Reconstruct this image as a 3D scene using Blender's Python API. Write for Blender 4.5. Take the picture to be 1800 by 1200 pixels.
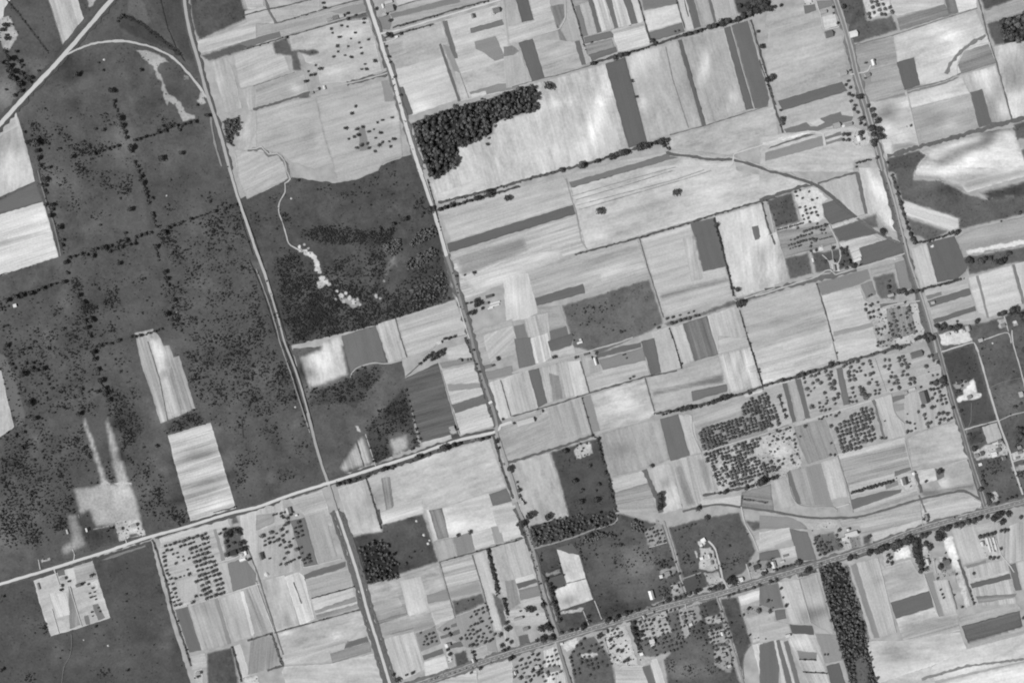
import bpy, bmesh, math, random
import numpy as np
from mathutils import Vector
from mathutils.geometry import delaunay_2d_cdt

# ------------------------------------------------------------------ scene, camera, light
SC = bpy.context.scene
for o in list(bpy.data.objects):
    bpy.data.objects.remove(o)
COL = SC.collection
random.seed(7)
RNG = np.random.default_rng(11)

H = 2600.0                     # flying height of the survey aircraft, metres
cam_d = bpy.data.cameras.new('camera')
cam = bpy.data.objects.new('camera', cam_d)
COL.objects.link(cam)
cam.location = (0, 0, H)
cam.rotation_euler = (0, 0, 0)
cam_d.sensor_fit = 'HORIZONTAL'
cam_d.angle = 2 * math.atan(900.0 / H)
cam_d.clip_start = 10
cam_d.clip_end = 60000
SC.camera = cam

SUN_EL, SUN_A = math.radians(56), math.radians(20)
sun_pos = Vector((-math.cos(SUN_EL) * math.cos(SUN_A), -math.cos(SUN_EL) * math.sin(SUN_A), math.sin(SUN_EL)))
W_ = bpy.data.worlds.new('World')
SC.world = W_
W_.use_nodes = True
nt = W_.node_tree
nt.nodes.clear()
sky = nt.nodes.new('ShaderNodeTexSky')
sky.sky_type = 'NISHITA'
sky.sun_disc = False
sky.sun_elevation = SUN_EL
sky.sun_rotation = math.atan2(sun_pos.x, sun_pos.y)
sky.altitude = 0
bw = nt.nodes.new('ShaderNodeRGBToBW')           # panchromatic plate: neutral light
bg = nt.nodes.new('ShaderNodeBackground')
bg.inputs['Strength'].default_value = 0.10
wo = nt.nodes.new('ShaderNodeOutputWorld')
nt.links.new(sky.outputs[0], bw.inputs[0])
nt.links.new(bw.outputs[0], bg.inputs['Color'])
nt.links.new(bg.outputs[0], wo.inputs[0])
sl = bpy.data.lights.new('sun', 'SUN')
sl.energy = 4.2
sl.angle = math.radians(0.5)
sl.color = (1, 1, 1)
so = bpy.data.objects.new('sun', sl)
COL.objects.link(so)
so.location = sun_pos * 3000
so.rotation_euler = sun_pos.to_track_quat('Z', 'Y').to_euler()
SC.view_settings.view_transform = 'Standard'
SC.view_settings.look = 'None'
SC.view_settings.gamma = 1
SC.view_settings.exposure = 0.0
SC.view_settings.use_curve_mapping = False
SC.cycles.filter_width = 2.0
SC.cycles.max_bounces = 4
SC.cycles.diffuse_bounces = 2
KLIGHT = 1.30                  # linear picture value of a level white sheet


def lin(s):
    s = s / 255.0
    return s / 12.92 if s <= 0.04045 else ((s + 0.055) / 1.055) ** 2.4


def alb(s):
    return min(0.8, lin(s) / KLIGHT)


def world(x, y):
    return x - 900.0, 600.0 - y


# ------------------------------------------------------------------ materials
def new_mat(name, rough=0.95):
    m = bpy.data.materials.new(name)
    m.use_nodes = True
    n = m.node_tree.nodes
    b = n['Principled BSDF']
    b.inputs['Roughness'].default_value = rough
    b.inputs['Specular IOR Level'].default_value = 0.1
    return m, m.node_tree, b


def math_node(t, op, a, b=None, c=None):
    n = t.nodes.new('ShaderNodeMath')
    n.operation = op
    for i, v in enumerate((a, b, c)):
        if v is None:
            continue
        if isinstance(v, (int, float)):
            n.inputs[i].default_value = v
        else:
            t.links.new(v, n.inputs[i])
    return n.outputs[0]


def noise(t, vec, scale, detail=3.0, rough=0.55, dist=0.0, dim='3D'):
    n = t.nodes.new('ShaderNodeTexNoise')
    n.noise_dimensions = dim
    n.inputs['Scale'].default_value = scale
    n.inputs['Detail'].default_value = detail
    n.inputs['Roughness'].default_value = rough
    n.inputs['Distortion'].default_value = dist
    t.links.new(vec, n.inputs['Vector'])
    return n.outputs['Fac']


def mapping(t, vec, scale, loc=(0, 0, 0)):
    n = t.nodes.new('ShaderNodeMapping')
    n.inputs['Scale'].default_value = scale
    n.inputs['Location'].default_value = loc
    t.links.new(vec, n.inputs['Vector'])
    return n.outputs[0]


def grey(t, b, v):
    n = t.nodes.new('ShaderNodeCombineColor')
    for i in range(3):
        t.links.new(v, n.inputs[i])
    t.links.new(n.outputs[0], b.inputs['Base Color'])


def land_material(name, fine_scale, fine_amp, row=0.0, tuft=0.0):
    """Cultivated ground: tone, streak and mottle amounts come from the sheet, pattern from noise."""
    m, t, b = new_mat(name, 1.0)
    b.inputs['Specular IOR Level'].default_value = 0.0
    at = t.nodes.new('ShaderNodeAttribute')
    at.attribute_name = 'soil'
    sp = t.nodes.new('ShaderNodeSeparateColor')
    t.links.new(at.outputs['Color'], sp.inputs[0])
    uv = t.nodes.new('ShaderNodeUVMap')
    uv.uv_map = 'rows'
    geo = t.nodes.new('ShaderNodeNewGeometry')
    pos = geo.outputs['Position']
    s1 = noise(t, mapping(t, uv.outputs[0], (0.006, 0.11, 1)), 1.0, 4.0, 0.62)
    s2 = noise(t, mapping(t, uv.outputs[0], (0.010, 0.42, 1), (31, 7, 0)), 1.0, 2.0, 0.5)
    sep = t.nodes.new('ShaderNodeSeparateXYZ')
    t.links.new(uv.outputs[0], sep.inputs[0])
    wn = t.nodes.new('ShaderNodeTexWhiteNoise')          # separate drill widths, each slightly its own tone
    wn.noise_dimensions = '1D'
    warp = noise(t, mapping(t, uv.outputs[0], (0.01, 0.0, 1)), 1.0, 2.0)
    t.links.new(math_node(t, 'FLOOR', math_node(t, 'MULTIPLY_ADD', sep.outputs[1], 0.105, math_node(t, 'MULTIPLY', warp, 0.25))), wn.inputs['W'])
    st = math_node(t, 'ADD', math_node(t, 'MULTIPLY', math_node(t, 'SUBTRACT', s1, 0.5), 2.8),
                   math_node(t, 'MULTIPLY', math_node(t, 'SUBTRACT', s2, 0.5), 1.5))
    st = math_node(t, 'MULTIPLY_ADD', math_node(t, 'SUBTRACT', wn.outputs['Value'], 0.5), 0.45, st)
    if name == 'rough_pasture' or name == 'trodden_earth' or name == 'weedy_margin':
        m1 = noise(t, pos, 0.016, 5.0, 0.6, 0.6)
        m2 = noise(t, pos, 0.07, 4.0, 0.65, 0.3)
    else:
        m1 = noise(t, mapping(t, uv.outputs[0], (0.011, 0.026, 1)), 1.0, 5.0, 0.6, 0.5)
        m2 = noise(t, mapping(t, uv.outputs[0], (0.04, 0.10, 1), (5, 3, 0)), 1.0, 4.0, 0.65, 0.3)
    mo = math_node(t, 'ADD', math_node(t, 'MULTIPLY', math_node(t, 'SUBTRACT', m1, 0.5), 2.4),
                   math_node(t, 'MULTIPLY', math_node(t, 'SUBTRACT', m2, 0.5), 1.6))
    fi = math_node(t, 'SUBTRACT', noise(t, pos, fine_scale, 3.0, 0.7), 0.5)
    f = math_node(t, 'MULTIPLY_ADD', st, sp.outputs[1], 1.0)
    f = math_node(t, 'MULTIPLY_ADD', mo, sp.outputs[2], f)
    f = math_node(t, 'MULTIPLY_ADD', fi, fine_amp, f)
    if row:
        wv = t.nodes.new('ShaderNodeTexWave')
        wv.wave_type = 'BANDS'
        wv.bands_direction = 'Y'
        wv.inputs['Scale'].default_value = 0.11
        wv.inputs['Distortion'].default_value = 1.2
        wv.inputs['Detail'].default_value = 2
        t.links.new(uv.outputs[0], wv.inputs['Vector'])
        f = math_node(t, 'MULTIPLY_ADD', math_node(t, 'SUBTRACT', wv.outputs['Fac'], 0.5), row, f)
    if tuft:
        v = t.nodes.new('ShaderNodeTexVoronoi')
        v.inputs['Scale'].default_value = 0.16
        t.links.new(pos, v.inputs['Vector'])
        k = math_node(t, 'MULTIPLY', math_node(t, 'LESS_THAN', v.outputs['Distance'], 0.24),
                      math_node(t, 'GREATER_THAN', noise(t, pos, 0.03, 3, 0.6), 0.53))
        f = math_node(t, 'MULTIPLY_ADD', k, -tuft, f)
    f = math_node(t, 'MAXIMUM', math_node(t, 'MINIMUM', f, 1.7), 0.45)
    grey(t, b, math_node(t, 'MINIMUM', math_node(t, 'MULTIPLY', f, sp.outputs[0]), 0.78))
    return m


MAT = {
    'hay': land_material('mown_hay', 0.30, 0.55),
    'strip': land_material('strip_crops', 0.30, 0.6, row=0.06),
    'soil': land_material('bare_soil', 0.22, 0.55),
    'crop': land_material('green_crop', 0.4, 0.45, row=0.05),
    'pasture': land_material('rough_pasture', 0.26, 0.9, tuft=0.35),
    'yard': land_material('trodden_earth', 0.25, 1.0),
    'gravel': land_material('gravel_surface', 0.5, 0.18),
    'margin': land_material('weedy_margin', 0.3, 0.75),
}


def ground_material():
    m, t, b = new_mat('far_farmland', 1.0)
    geo = t.nodes.new('ShaderNodeNewGeometry')
    rot = t.nodes.new('ShaderNodeMapping')
    rot.inputs['Rotation'].default_value = (0, 0, math.radians(-16.5))
    rot.inputs['Scale'].default_value = (0.006, 0.012, 1)
    t.links.new(geo.outputs['Position'], rot.inputs['Vector'])
    v = t.nodes.new('ShaderNodeTexVoronoi')
    v.distance = 'CHEBYCHEV'
    v.inputs['Scale'].default_value = 1.0
    t.links.new(rot.outputs[0], v.inputs['Vector'])
    s = t.nodes.new('ShaderNodeSeparateColor')
    t.links.new(v.outputs['Color'], s.inputs[0])
    far = math_node(t, 'MULTIPLY_ADD', s.outputs[0], alb(190) - alb(105), alb(105))
    ln = t.nodes.new('ShaderNodeVectorMath')
    ln.operation = 'LENGTH'
    t.links.new(geo.outputs['Position'], ln.inputs[0])
    k = math_node(t, 'GREATER_THAN', ln.outputs['Value'], 1150.0)
    near = math_node(t, 'MULTIPLY', math_node(t, 'ADD', noise(t, geo.outputs['Position'], 0.05, 5, 0.6), 0.5), alb(165))
    mx = math_node(t, 'ADD', math_node(t, 'MULTIPLY', far, k), math_node(t, 'MULTIPLY', near, math_node(t, 'SUBTRACT', 1.0, k)))
    grey(t, b, mx)
    return m


def leaf_material(name, a, spread=0.5):
    m, t, b = new_mat(name, 0.8)
    oi = t.nodes.new('ShaderNodeObjectInfo')
    geo = t.nodes.new('ShaderNodeNewGeometry')
    n = noise(t, geo.outputs['Position'], 0.6, 2, 0.6)
    n2 = noise(t, geo.outputs['Position'], 0.07, 2, 0.5)
    f = math_node(t, 'MULTIPLY_ADD', math_node(t, 'SUBTRACT', oi.outputs['Random'], 0.5), spread, 1.0)
    f = math_node(t, 'MULTIPLY_ADD', math_node(t, 'SUBTRACT', n, 0.5), 0.9, f)
    f = math_node(t, 'MULTIPLY_ADD', math_node(t, 'SUBTRACT', n2, 0.5), 0.8, f)
    grey(t, b, math_node(t, 'MULTIPLY', math_node(t, 'MAXIMUM', f, 0.3), a))
    return m


LEAF = {'hedge': leaf_material('hedgerow_leaves', 0.072), 'orchard': leaf_material('orchard_leaves', 0.115, 0.6),
        'wood': leaf_material('woodland_leaves', 0.095, 1.0), 'scrub': leaf_material('scrub_leaves', 0.036)}


def plain_material(name, a, amp=0.3, scale=0.8):
    m, t, b = new_mat(name, 0.85)
    geo = t.nodes.new('ShaderNodeNewGeometry')
    f = math_node(t, 'MULTIPLY_ADD', math_node(t, 'SUBTRACT', noise(t, geo.outputs['Position'], scale, 3, 0.6), 0.5), amp, 1.0)
    grey(t, b, math_node(t, 'MULTIPLY', f, a))
    return m


BARK = plain_material('bark', 0.09)
_pm = {}


def tone_material(kind, tone):
    k = (kind, int(round(tone / 15.0)) * 15)
    if k not in _pm:
        _pm[k] = plain_material('%s_%s' % (kind, {0: 'black', 1: 'dark', 2: 'grey', 3: 'pale', 4: 'white'}[min(4, int(k[1] // 55))]), alb(k[1]), 0.25, 0.5)
    return _pm[k]


# ------------------------------------------------------------------ mesh helpers
def link(name, me, parent=None, kind=None):
    o = bpy.data.objects.new(name, me)
    COL.objects.link(o)
    if parent is not None:
        o.parent = parent
    if kind:
        o['kind'] = kind
    return o


def mesh(name, v, f, mat=None, smooth=False):
    me = bpy.data.meshes.new(name)
    me.from_pydata(v, [], f)
    if mat:
        me.materials.append(mat)
    if smooth:
        me.polygons.foreach_set('use_smooth', [True] * len(me.polygons))
    me.update()
    return me


def inside(poly, x, y):
    c = False
    n = len(poly)
    j = n - 1
    for i in range(n):
        xi, yi = poly[i]
        xj, yj = poly[j]
        if (yi > y) != (yj > y) and x < (xj - xi) * (y - yi) / (yj - yi) + xi:
            c = not c
        j = i
    return c


def area(p):
    return 0.5 * sum(p[i - 1][0] * p[i][1] - p[i][0] * p[i - 1][1] for i in range(len(p)))


CA, SA = math.cos(math.radians(16.5)), math.sin(math.radians(16.5))


def rot16(x, y):               # along the surveyed lot lines
    return x * CA + y * SA, -x * SA + y * CA


LAND = '''
@px
P 87 | -80,-80 318,-80 330,0 347,110 400,290 450,450 512,607 577,850 420,900 265,945 120,990 -80,1045
P 85 | 418,352 500,310 590,322 730,268 770,400 800,528 690,565 512,607 460,480
P 84 | -80,1050 120,993 265,950 300,1090 335,1200 350,1290 -80,1290
P 92 | 515,612 700,600 735,785 600,835 580,848 545,760
@0 0
F 218 | -60,-60 110,-60 30,60 25,110 0,170 -60,200
Y 178 | -20,130 70,110 135,250 60,370 10,330 -20,250
F 186 | 325,-60 525,-60 590,130 440,315 365,70
Y 168 | 605,-20 700,-20 650,50 620,60
Y 168 | 950,345 1060,360 1150,400 1200,440 1130,450 1110,480 1150,570 1190,660 1270,710 1310,790 1370,805 1375,840 1280,860 1230,745 1190,720 1175,760 1150,700 1130,620 1135,580 1105,560 1075,470 1020,430 985,390
Y 174 | 1410,640 1460,660 1475,720 1410,740 1380,720
Y 140 | 1290,520 1330,530 1330,565 1290,565
P 70 | 850,100 950,130 1130,270 1250,370 1100,320 950,270 830,190
P 76 | 1010,-40 1280,-40 1310,150 1390,480 1300,420 1180,200
P 104 | 890,-20 1000,-20 1080,180 960,130 890,100
P 88 | 1320,-60 1690,-60 1720,60 1800,90 1750,130 1400,290 1360,200
F 190 | 1700,-60 1850,-60 1850,70 1790,75 1740,60
M 196 | -80,940 115,790 160,940 230,1200 245,1275 -80,1420
f 168 | -80,940 115,790 130,880 -80,1010
F 186 | 1480,440 1590,405 1640,500 1700,760 1640,795 1580,790 1540,640
P 92 | 1400,390 1800,262 1810,325 1640,385 1470,440
F 172 | 1640,390 1800,330 1960,290 2040,500 1800,600 1690,620 1660,500
F 176 | 1700,630 1800,605 1810,760 1750,775 1730,700
M 178 | 1750,780 1800,770 2000,760 1960,1060 1700,1060 1640,1040 1660,960 1700,900
F 182 | 1650,1085 1800,1045 1880,1060 1980,1090 2030,1240 2000,1275 1740,1400 1690,1320
@1 0
F 186 | 60,-60 440,-60 450,70 150,160 95,70
F 184 | -80,80 60,40 100,85 140,165 -60,215
F 182 | -415,290 -240,240 0,130 130,165 460,75 480,140 0,270 -400,380
F 173 | 0,165 130,165 480,75 700,20 770,10 790,80 540,160 240,245 170,225 0,270
F 182 | 450,-60 770,-60 780,10 620,25 460,70
D 142 | 520,85 640,45 760,20 790,80 660,105
D 116 | -130,305 165,222 175,262 -60,330
P 95 | 640,110 780,85 815,130 700,140 640,150
M 178 | 240,260 540,170 640,150 790,140 840,300 885,500 640,575 450,590 430,460 350,440 330,390 300,350 250,340
P 92 | 110,295 225,255 255,350 300,345 400,342 450,360 440,385 380,400 300,375 330,500 260,505 240,400 130,385
F 178 | 0,605 280,505 340,520 370,640 260,680 0,760
P 100 | 280,670 380,650 385,690 330,705 300,700
F 176 | 0,780 260,700 420,685 480,950 545,1150 410,1195 240,1140 170,1080 90,1070 0,1030
F 171 | 420,680 650,630 930,550 1010,820 1030,1100 890,1150 860,1200 700,1265 570,1285 540,1150 480,950
D 132 | 720,900 765,890 800,1050 730,1065
D 140 | 880,570 930,560 980,710 905,715
P 95 | 80,1090 140,1080 230,1140 250,1270 200,1270 190,1130 120,1100
D 128 | 860,120 940,110 960,150 940,210 880,205
F 180 | 950,60 1130,0 1300,-40 1700,-100 1720,0 1450,70 1200,140 960,205 945,130
D 128 | 940,100 1300,5 1420,-30 1440,15 960,130
F 180 | 970,-40 1300,-60 1130,0 1000,40
M 180 | 900,300 1000,240 1300,150 1350,310 1290,320 1340,480 960,600 930,400
f 160 | 910,310 1030,280 1060,370 930,410
F 188 | 950,500 1340,380 1345,480 1420,700 1100,810 1060,700 1010,600
D 104 | 1005,615 1035,610 1105,800 1060,815 1030,730
F 186 | 1330,140 1700,35 1760,200 1790,420 1440,520 1380,400
D 110 | 1310,150 1345,145 1420,410 1385,415
D 106 | 1285,315 1300,305 1440,710 1420,715
D 145 | 1310,310 1360,330 1440,520 1390,500
D 118 | 1505,200 1775,125 1785,165 1510,235
D 136 | 1535,295 1685,255 1740,380 1850,370 1800,400 1680,430 1600,370 1545,345
M 184 | 1400,500 1440,520 1760,420 1800,590 1960,560 1960,600 1440,712
D 140 | 1500,650 1700,590 1850,580 1850,620 1520,685
F 208 | 1510,665 1615,640 1620,665 1520,690
F 182 | 1700,20 1960,-40 1960,300 1790,420 1750,200
@2 0
F 174 | -60,-60 25,-60 70,160 -40,200
D 104 | 10,-60 100,-60 155,140 70,160
F 180 | 100,-60 260,-60 275,45 330,210 50,300 -20,310 -30,190 70,165 155,145
S 124 | 270,45 365,30 370,120 330,190 400,290 345,305 315,200
F 178 | 375,-40 420,-40 500,280 395,300 340,210 375,170
D 132 | -60,330 0,320 50,360 0,395 -60,415
F 180 | -60,400 60,380 130,575 0,615 -40,620
F 174 | 150,275 450,295 520,455 230,545
D 106 | 45,300 145,272 230,550 140,575
D 106 | 440,295 475,285 520,455 490,460
F 170 | 475,285 515,280 560,430 520,455
F 172 | 420,-60 560,-60 545,5 440,40
D 122 | 440,45 475,35 535,250 500,260
F 184 | 475,35 545,10 600,235 540,250
D 106 | 525,-40 555,-40 630,225 600,235
S 198 | 555,-40 645,-40 720,200 630,225
D 112 | 645,-40 690,-40 750,195 715,205
S 194 | 690,-40 770,-40 840,180 750,195
D 110 | 770,-40 825,-40 885,170 835,185
F 202 | 825,-40 875,-40 925,150 890,170
D 122 | 505,265 690,220 715,245 710,265 515,310
F 158 | 510,320 700,270 730,350 545,400 525,380
D 112 | 540,385 730,330 740,365 560,430
S 200 | 700,215 920,155 970,300 960,320 750,365
D 122 | 900,-40 1140,-40 1155,30 930,75
M 212 | 925,80 1160,30 1195,155 950,225
D 114 | 960,230 1195,160 1215,225 990,290 965,270
F 196 | 1155,-40 1215,-40 1280,205 1225,220 1170,50
D 110 | 1215,-40 1270,-40 1330,190 1280,205
F 172 | 1275,-40 1375,-40 1425,165 1335,190
D 106 | 1370,-40 1392,-40 1440,155 1420,160
F 184 | 1392,-40 1540,-40 1580,100 1440,155
P 74 | 1540,-60 1850,-60 1810,80 1650,110 1580,95
@px
M 188 | 935,148 1065,112 1107,262 1030,288 985,298 850,338 768,358 755,318 805,292 805,260 868,235 870,215 946,193
M 196 | 768,340 850,312 855,330 772,358
@2 0
D 103 | 655,450 795,405 950,1000 820,1040
M 192 | 800,395 1160,285 1335,885 950,995
M 173 | 1195,278 1490,200 1640,770 1365,880
D 100 | 1165,285 1195,278 1365,880 1335,885
D 106 | 1490,200 1535,185 1700,765 1645,775
D 106 | 1545,180 1660,145 1810,690 1800,740 1710,765
@px
M 184 | 1176,243 1240,222 1362,187 1368,235 1290,270 1280,272 1180,262
F 186 | 768,368 990,308 1003,328 1012,358 792,425
F 182 | 992,308 1085,283 1190,262 1290,274 1300,276 1305,292 1003,328
D 116 | 1000,320 1060,304 1180,268 1200,274 1110,300 1005,330
M 198 | 1004,330 1110,300 1290,276 1295,300 1425,322 1350,348 1262,374 1030,440 1012,365
f 208 | 1200,274 1288,276 1286,292 1180,298
D 101 | 786,428 1008,360 1012,376 790,444
S 182 | 792,446 1013,378 1032,438 1000,450 925,480 838,520 812,530 800,480
f 200 | 805,482 925,446 985,440 990,452 925,480 838,516
@3 0
M 181 | -45,330 0,65 250,30 345,15 380,210 520,240 560,480 520,560 60,700 20,600
f 164 | 0,210 380,110 400,180 0,300
Y 200 | 250,-20 335,-20 340,25 250,35
D 118 | 250,40 330,30 340,75 260,100
D 130 | 340,10 450,0 455,40 360,70
F 208 | 375,120 470,100 490,180 395,208
D 104 | 70,710 520,575 560,640 100,780
M 180 | 95,785 560,650 600,800 590,880 110,935
D 114 | 110,910 270,860 300,890 350,890 370,830 510,785 520,810 600,820 590,850 460,880 360,920 130,935
F 196 | 280,862 360,835 400,860 340,890
M 186 | -60,960 110,935 360,920 600,880 700,930 760,1110 610,1130 600,1210 -60,1210
Y 228 | -40,1000 280,915 340,930 120,985 -40,1028
D 112 | 20,1030 270,945 340,945 100,1015 0,1050
D 138 | -20,1075 380,955 390,1025 -20,1135
D 124 | 400,965 510,925 520,950 400,985
D 130 | 405,1000 520,965 530,985 410,1020
Y 200 | 590,935 700,930 740,1010 620,1030 595,990
P 98 | 475,-60 660,-60 700,140 830,120 870,100 925,215 590,320 560,270 540,180
Y 208 | 650,-60 840,-60 885,90 700,140
S 132 | 905,130 1240,30 1265,70 1340,90 930,215
F 192 | 840,-60 1230,-60 1240,30 905,115 885,90
S 130 | 1230,-60 1300,-60 1340,85 1270,100
F 212 | 1300,-60 1460,-60 1470,55 1340,90
P 84 | 1465,-60 1760,-60 1720,10 1520,78
F 174 | 1520,80 1850,-20 1850,80 1530,160
P 92 | 1530,165 1620,140 1850,80 1850,280 1590,325 1550,240
F 166 | 590,325 880,255 920,430 640,500
M 204 | 880,250 1460,70 1530,240 1570,310 1600,440 1360,515 1240,580 1060,600 1030,400 910,440
S 142 | 1380,360 1550,310 1600,440 1360,515 1335,460
F 167 | 640,510 910,445 960,630 700,720 660,600
D 104 | 905,440 1025,405 1070,600 960,635
D 145 | 640,520 720,500 725,580 660,590
M 186 | 700,725 970,650 1010,800 1060,1030 830,1100 780,900
f 132 | 700,720 965,640 975,680 760,720
M 192 | 980,660 1240,580 1360,530 1410,640 1420,660 1010,760
F 172 | 1010,770 1420,660 1485,905 1060,1030
M 186 | 1360,530 1600,460 1710,840 1485,905 1420,650
D 104 | 1420,650 1505,625 1575,870 1485,900
M 190 | 1610,450 1590,330 1850,270 1850,820 1720,845
P 94 | 1720,870 1850,830 1850,980 1750,985
m 206 | 1070,1060 1500,930 1730,895 1780,1040 1850,1130 1850,1230 1600,1240 1030,1240 1050,1150 1120,1100
P 92 | 830,1110 1060,1050 1120,1090 1020,1220 840,1220
f 150 | 860,990 900,1000 1000,990 1060,1010 1050,1040 930,1060 870,1090
P 96 | 1770,1050 1850,1020 1850,1120 1800,1140
@0 1
D 106 | -60,240 250,80 300,215 -60,320
S 206 | -60,325 300,220 340,340 390,530 410,605 -60,755
s 184 | -60,500 350,415 360,440 -60,560
P 92 | -60,750 410,610 460,650 440,770 -60,905
p 80 | 400,100 480,100 620,510 470,590 420,480
@1 1
F 182 | -150,-150 80,-128 180,-112 232,48 200,72 -64,200 -120,80
Y 206 | 340,560 380,570 430,600 425,640 460,690 445,725 425,700 415,640 380,600 330,590
Y 190 | 440,780 500,755 520,790 470,825 430,830
Y 150 | 570,900 620,890 720,900 740,950 680,970 620,930
Y 180 | 820,870 850,880 865,895 840,900
Y 195 | 270,535 310,540 340,570 300,575
P 108 | 900,680 940,620 1050,560 1280,480 1300,520 1100,590 960,680 900,790 890,760
p 92 | 1330,620 1410,900 1300,940 1290,700
P 100 | 1060,840 1300,730 1300,760 1090,860
@2 1
S 180 | 100,720 430,620 470,590 880,485 965,745 520,880 500,790 130,890
F 192 | -60,760 110,720 160,900 180,1000 100,1040 -40,1060
D 102 | 160,895 500,795 515,860 175,950
F 172 | 180,960 340,950 385,1090 235,1130 200,1010
P 102 | 345,945 965,755 1060,1030 1065,1075 980,1130 620,1290 420,1240 400,1150
D 110 | 235,1135 380,1090 430,1270 270,1270
D 118 | 0,1095 85,1075 165,1360 50,1390
S 186 | 85,1040 250,1000 280,1300 215,1350 165,1360
F 178 | 905,480 1255,375 1345,705 1500,675 1555,890 1070,1030 1010,850
s 138 | 1030,860 1520,735 1535,780 1050,915
f 190 | 1050,940 1540,800 1555,885 1075,1025
D 104 | 1255,370 1420,330 1515,670 1345,710
M 195 | 1425,325 1760,230 1800,400 1850,820 1580,890 1490,590
D 110 | 1685,395 1730,385 1750,475 1710,490
P 100 | 1060,1070 1330,990 1560,900 1850,815 1850,860 1570,950 1320,1030 1090,1100
F 186 | 980,1135 1105,1100 1190,1380 1050,1420
F 184 | 1115,1095 1200,1075 1285,1330 1200,1375
S 118 | 1200,1075 1370,1020 1450,1290 1285,1340
F 192 | 1375,1020 1570,955 1605,985 1690,1240 1450,1295
@3 1
M 200 | -60,-20 100,30 290,95 0,180 -60,195
F 182 | 385,95 620,10 680,305 620,320 500,200 400,130
D 114 | 610,10 640,15 710,300 680,305
M 196 | 640,-20 790,-20 900,430 870,400 700,300
m 160 | 640,330 760,290 870,400 900,430 945,505 860,480 790,450
P 88 | -20,205 170,150 230,360 50,410
Y 212 | 175,150 310,110 350,120 430,200 380,240 400,330 430,340 60,430 50,410 240,350 200,230
D 106 | 380,235 490,200 620,320 440,385 400,330
Y 200 | 440,385 620,330 650,345 460,410
D 104 | 455,410 640,350 770,440 500,500
P 106 | 640,345 760,300 790,420 700,390
F 196 | 500,510 740,450 810,490 570,580
F 204 | 570,585 640,560 660,600 590,640
D 103 | 640,545 840,480 960,530 975,570 630,680 660,610
S 150 | 60,430 440,370 480,510 300,560 110,610
P 90 | 110,610 290,570 320,730 150,770
M 196 | -60,470 60,430 110,600 145,770 -60,835
P 96 | 300,570 420,560 560,530 620,660 520,700 450,720 330,720
Y 200 | 430,640 500,650 515,715 470,730 440,690
Y 204 | 300,570 380,520 395,560 320,580
Y 215 | 590,625 650,600 655,620 600,640
Y 220 | 850,620 945,600 950,610 855,635
D 128 | 340,790 700,690 720,760 640,800 380,875
F 184 | -195,950 -20,885 320,785 340,790 465,1200 500,1325 -40,1490
f 174 | -150,1150 400,1005 432,1130 -115,1290
F 190 | 380,880 640,805 690,960 700,1040 830,1040 900,1200 480,1290 460,1170
D 152 | 460,1130 820,1050 825,1075 460,1165
M 162 | 720,690 890,650 900,690 730,735
P 96 | 730,740 890,705 925,830 900,910 790,910 760,870
D 132 | 650,800 730,775 760,870 690,900
D 136 | 890,650 970,620 1030,830 930,830
Y 186 | 670,900 800,960 1080,920 1140,1140 1160,1200 760,1240 740,1100 700,1040
D 110 | 785,940 910,925 915,940 800,970
S 158 | 830,970 1000,950 1045,1140 860,1190
F 192 | 1000,940 1075,925 1140,1130 1045,1140
P 97 | 880,-20 1030,-20 1030,60 1200,60 1400,160 1560,200 1850,170 1850,300 1600,360 1340,420 1340,340 940,210 900,100
m 208 | 1030,-20 1850,-20 1850,30 1400,155 1200,60 1120,50 1040,40
f 178 | 1350,90 1600,20 1850,-30 1850,30 1400,155
p 74 | 1480,150 1850,50 1850,190 1560,215
F 198 | 945,210 1335,335 1340,400 1280,420 965,310
P 100 | 965,320 1280,425 1240,450 1130,500 1010,450 990,400
F 180 | 1320,470 1460,405 1850,310 1850,520 1370,600
Y 216 | 1390,560 1700,500 1850,470 1850,512 1400,590
D 102 | 1115,510 1310,455 1400,660 1400,700 1340,755 1190,785
F 192 | 1005,545 1110,515 1190,790 1080,820 1040,700
Y 220 | 1140,530 1165,515 1170,535 1145,548
P 96 | 1370,605 1850,520 1850,640 1700,660 1410,740 1400,690
F 182 | 1100,840 1400,770 1455,985 1480,1040 1200,1090 1160,1040
D 126 | 1110,880 1220,850 1220,875 1120,905
D 106 | 1120,915 1415,825 1430,870 1140,960
D 106 | 1160,1045 1455,950 1465,985 1170,1075
F 189 | 1410,750 1710,665 1790,930 1560,1030 1480,1000 1430,850
D 138 | 1460,740 1480,735 1555,1035 1540,1035
D 126 | 1715,660 1735,660 1810,930 1790,940
F 198 | 1735,655 1850,630 1850,910 1810,920
P 96 | 1450,1075 1640,1030 1850,940 1850,2300 1540,2370 1170,1090 1230,1080
Y 216 | 1190,1150 1350,1110 1400,1120 1440,1180 1440,1210 1200,1240
Y 192 | 1610,1040 1670,1030 1690,1100 1625,1110
Y 180 | 1710,1060 1760,1050 1765,1090 1720,1100
@0 2
D 106 | -60,60 40,100 100,240 180,520 170,580 110,600 60,400 -60,150
M 192 | -60,150 10,210 50,400 100,600 0,670 -60,690
S 172 | 945,-60 1075,-90 1130,-20 1150,30 1190,25 1220,110 1260,100 1375,470 1270,520 1170,560 1130,575 1050,320 1000,180
f 208 | 1040,-20 1130,-20 1180,200 1110,240 1060,80
f 202 | 1110,260 1180,245 1260,520 1190,560 1120,360
s 140 | 1180,180 1210,170 1300,480 1265,500 1190,260
S 194/ | 1180,660 1480,570 1660,1170 1340,1265 1240,900
y 172 | 565,540 605,525 690,750 770,1000 710,1010 630,750
y 176 | 725,555 765,520 860,790 925,1000 815,1010 770,820
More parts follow.
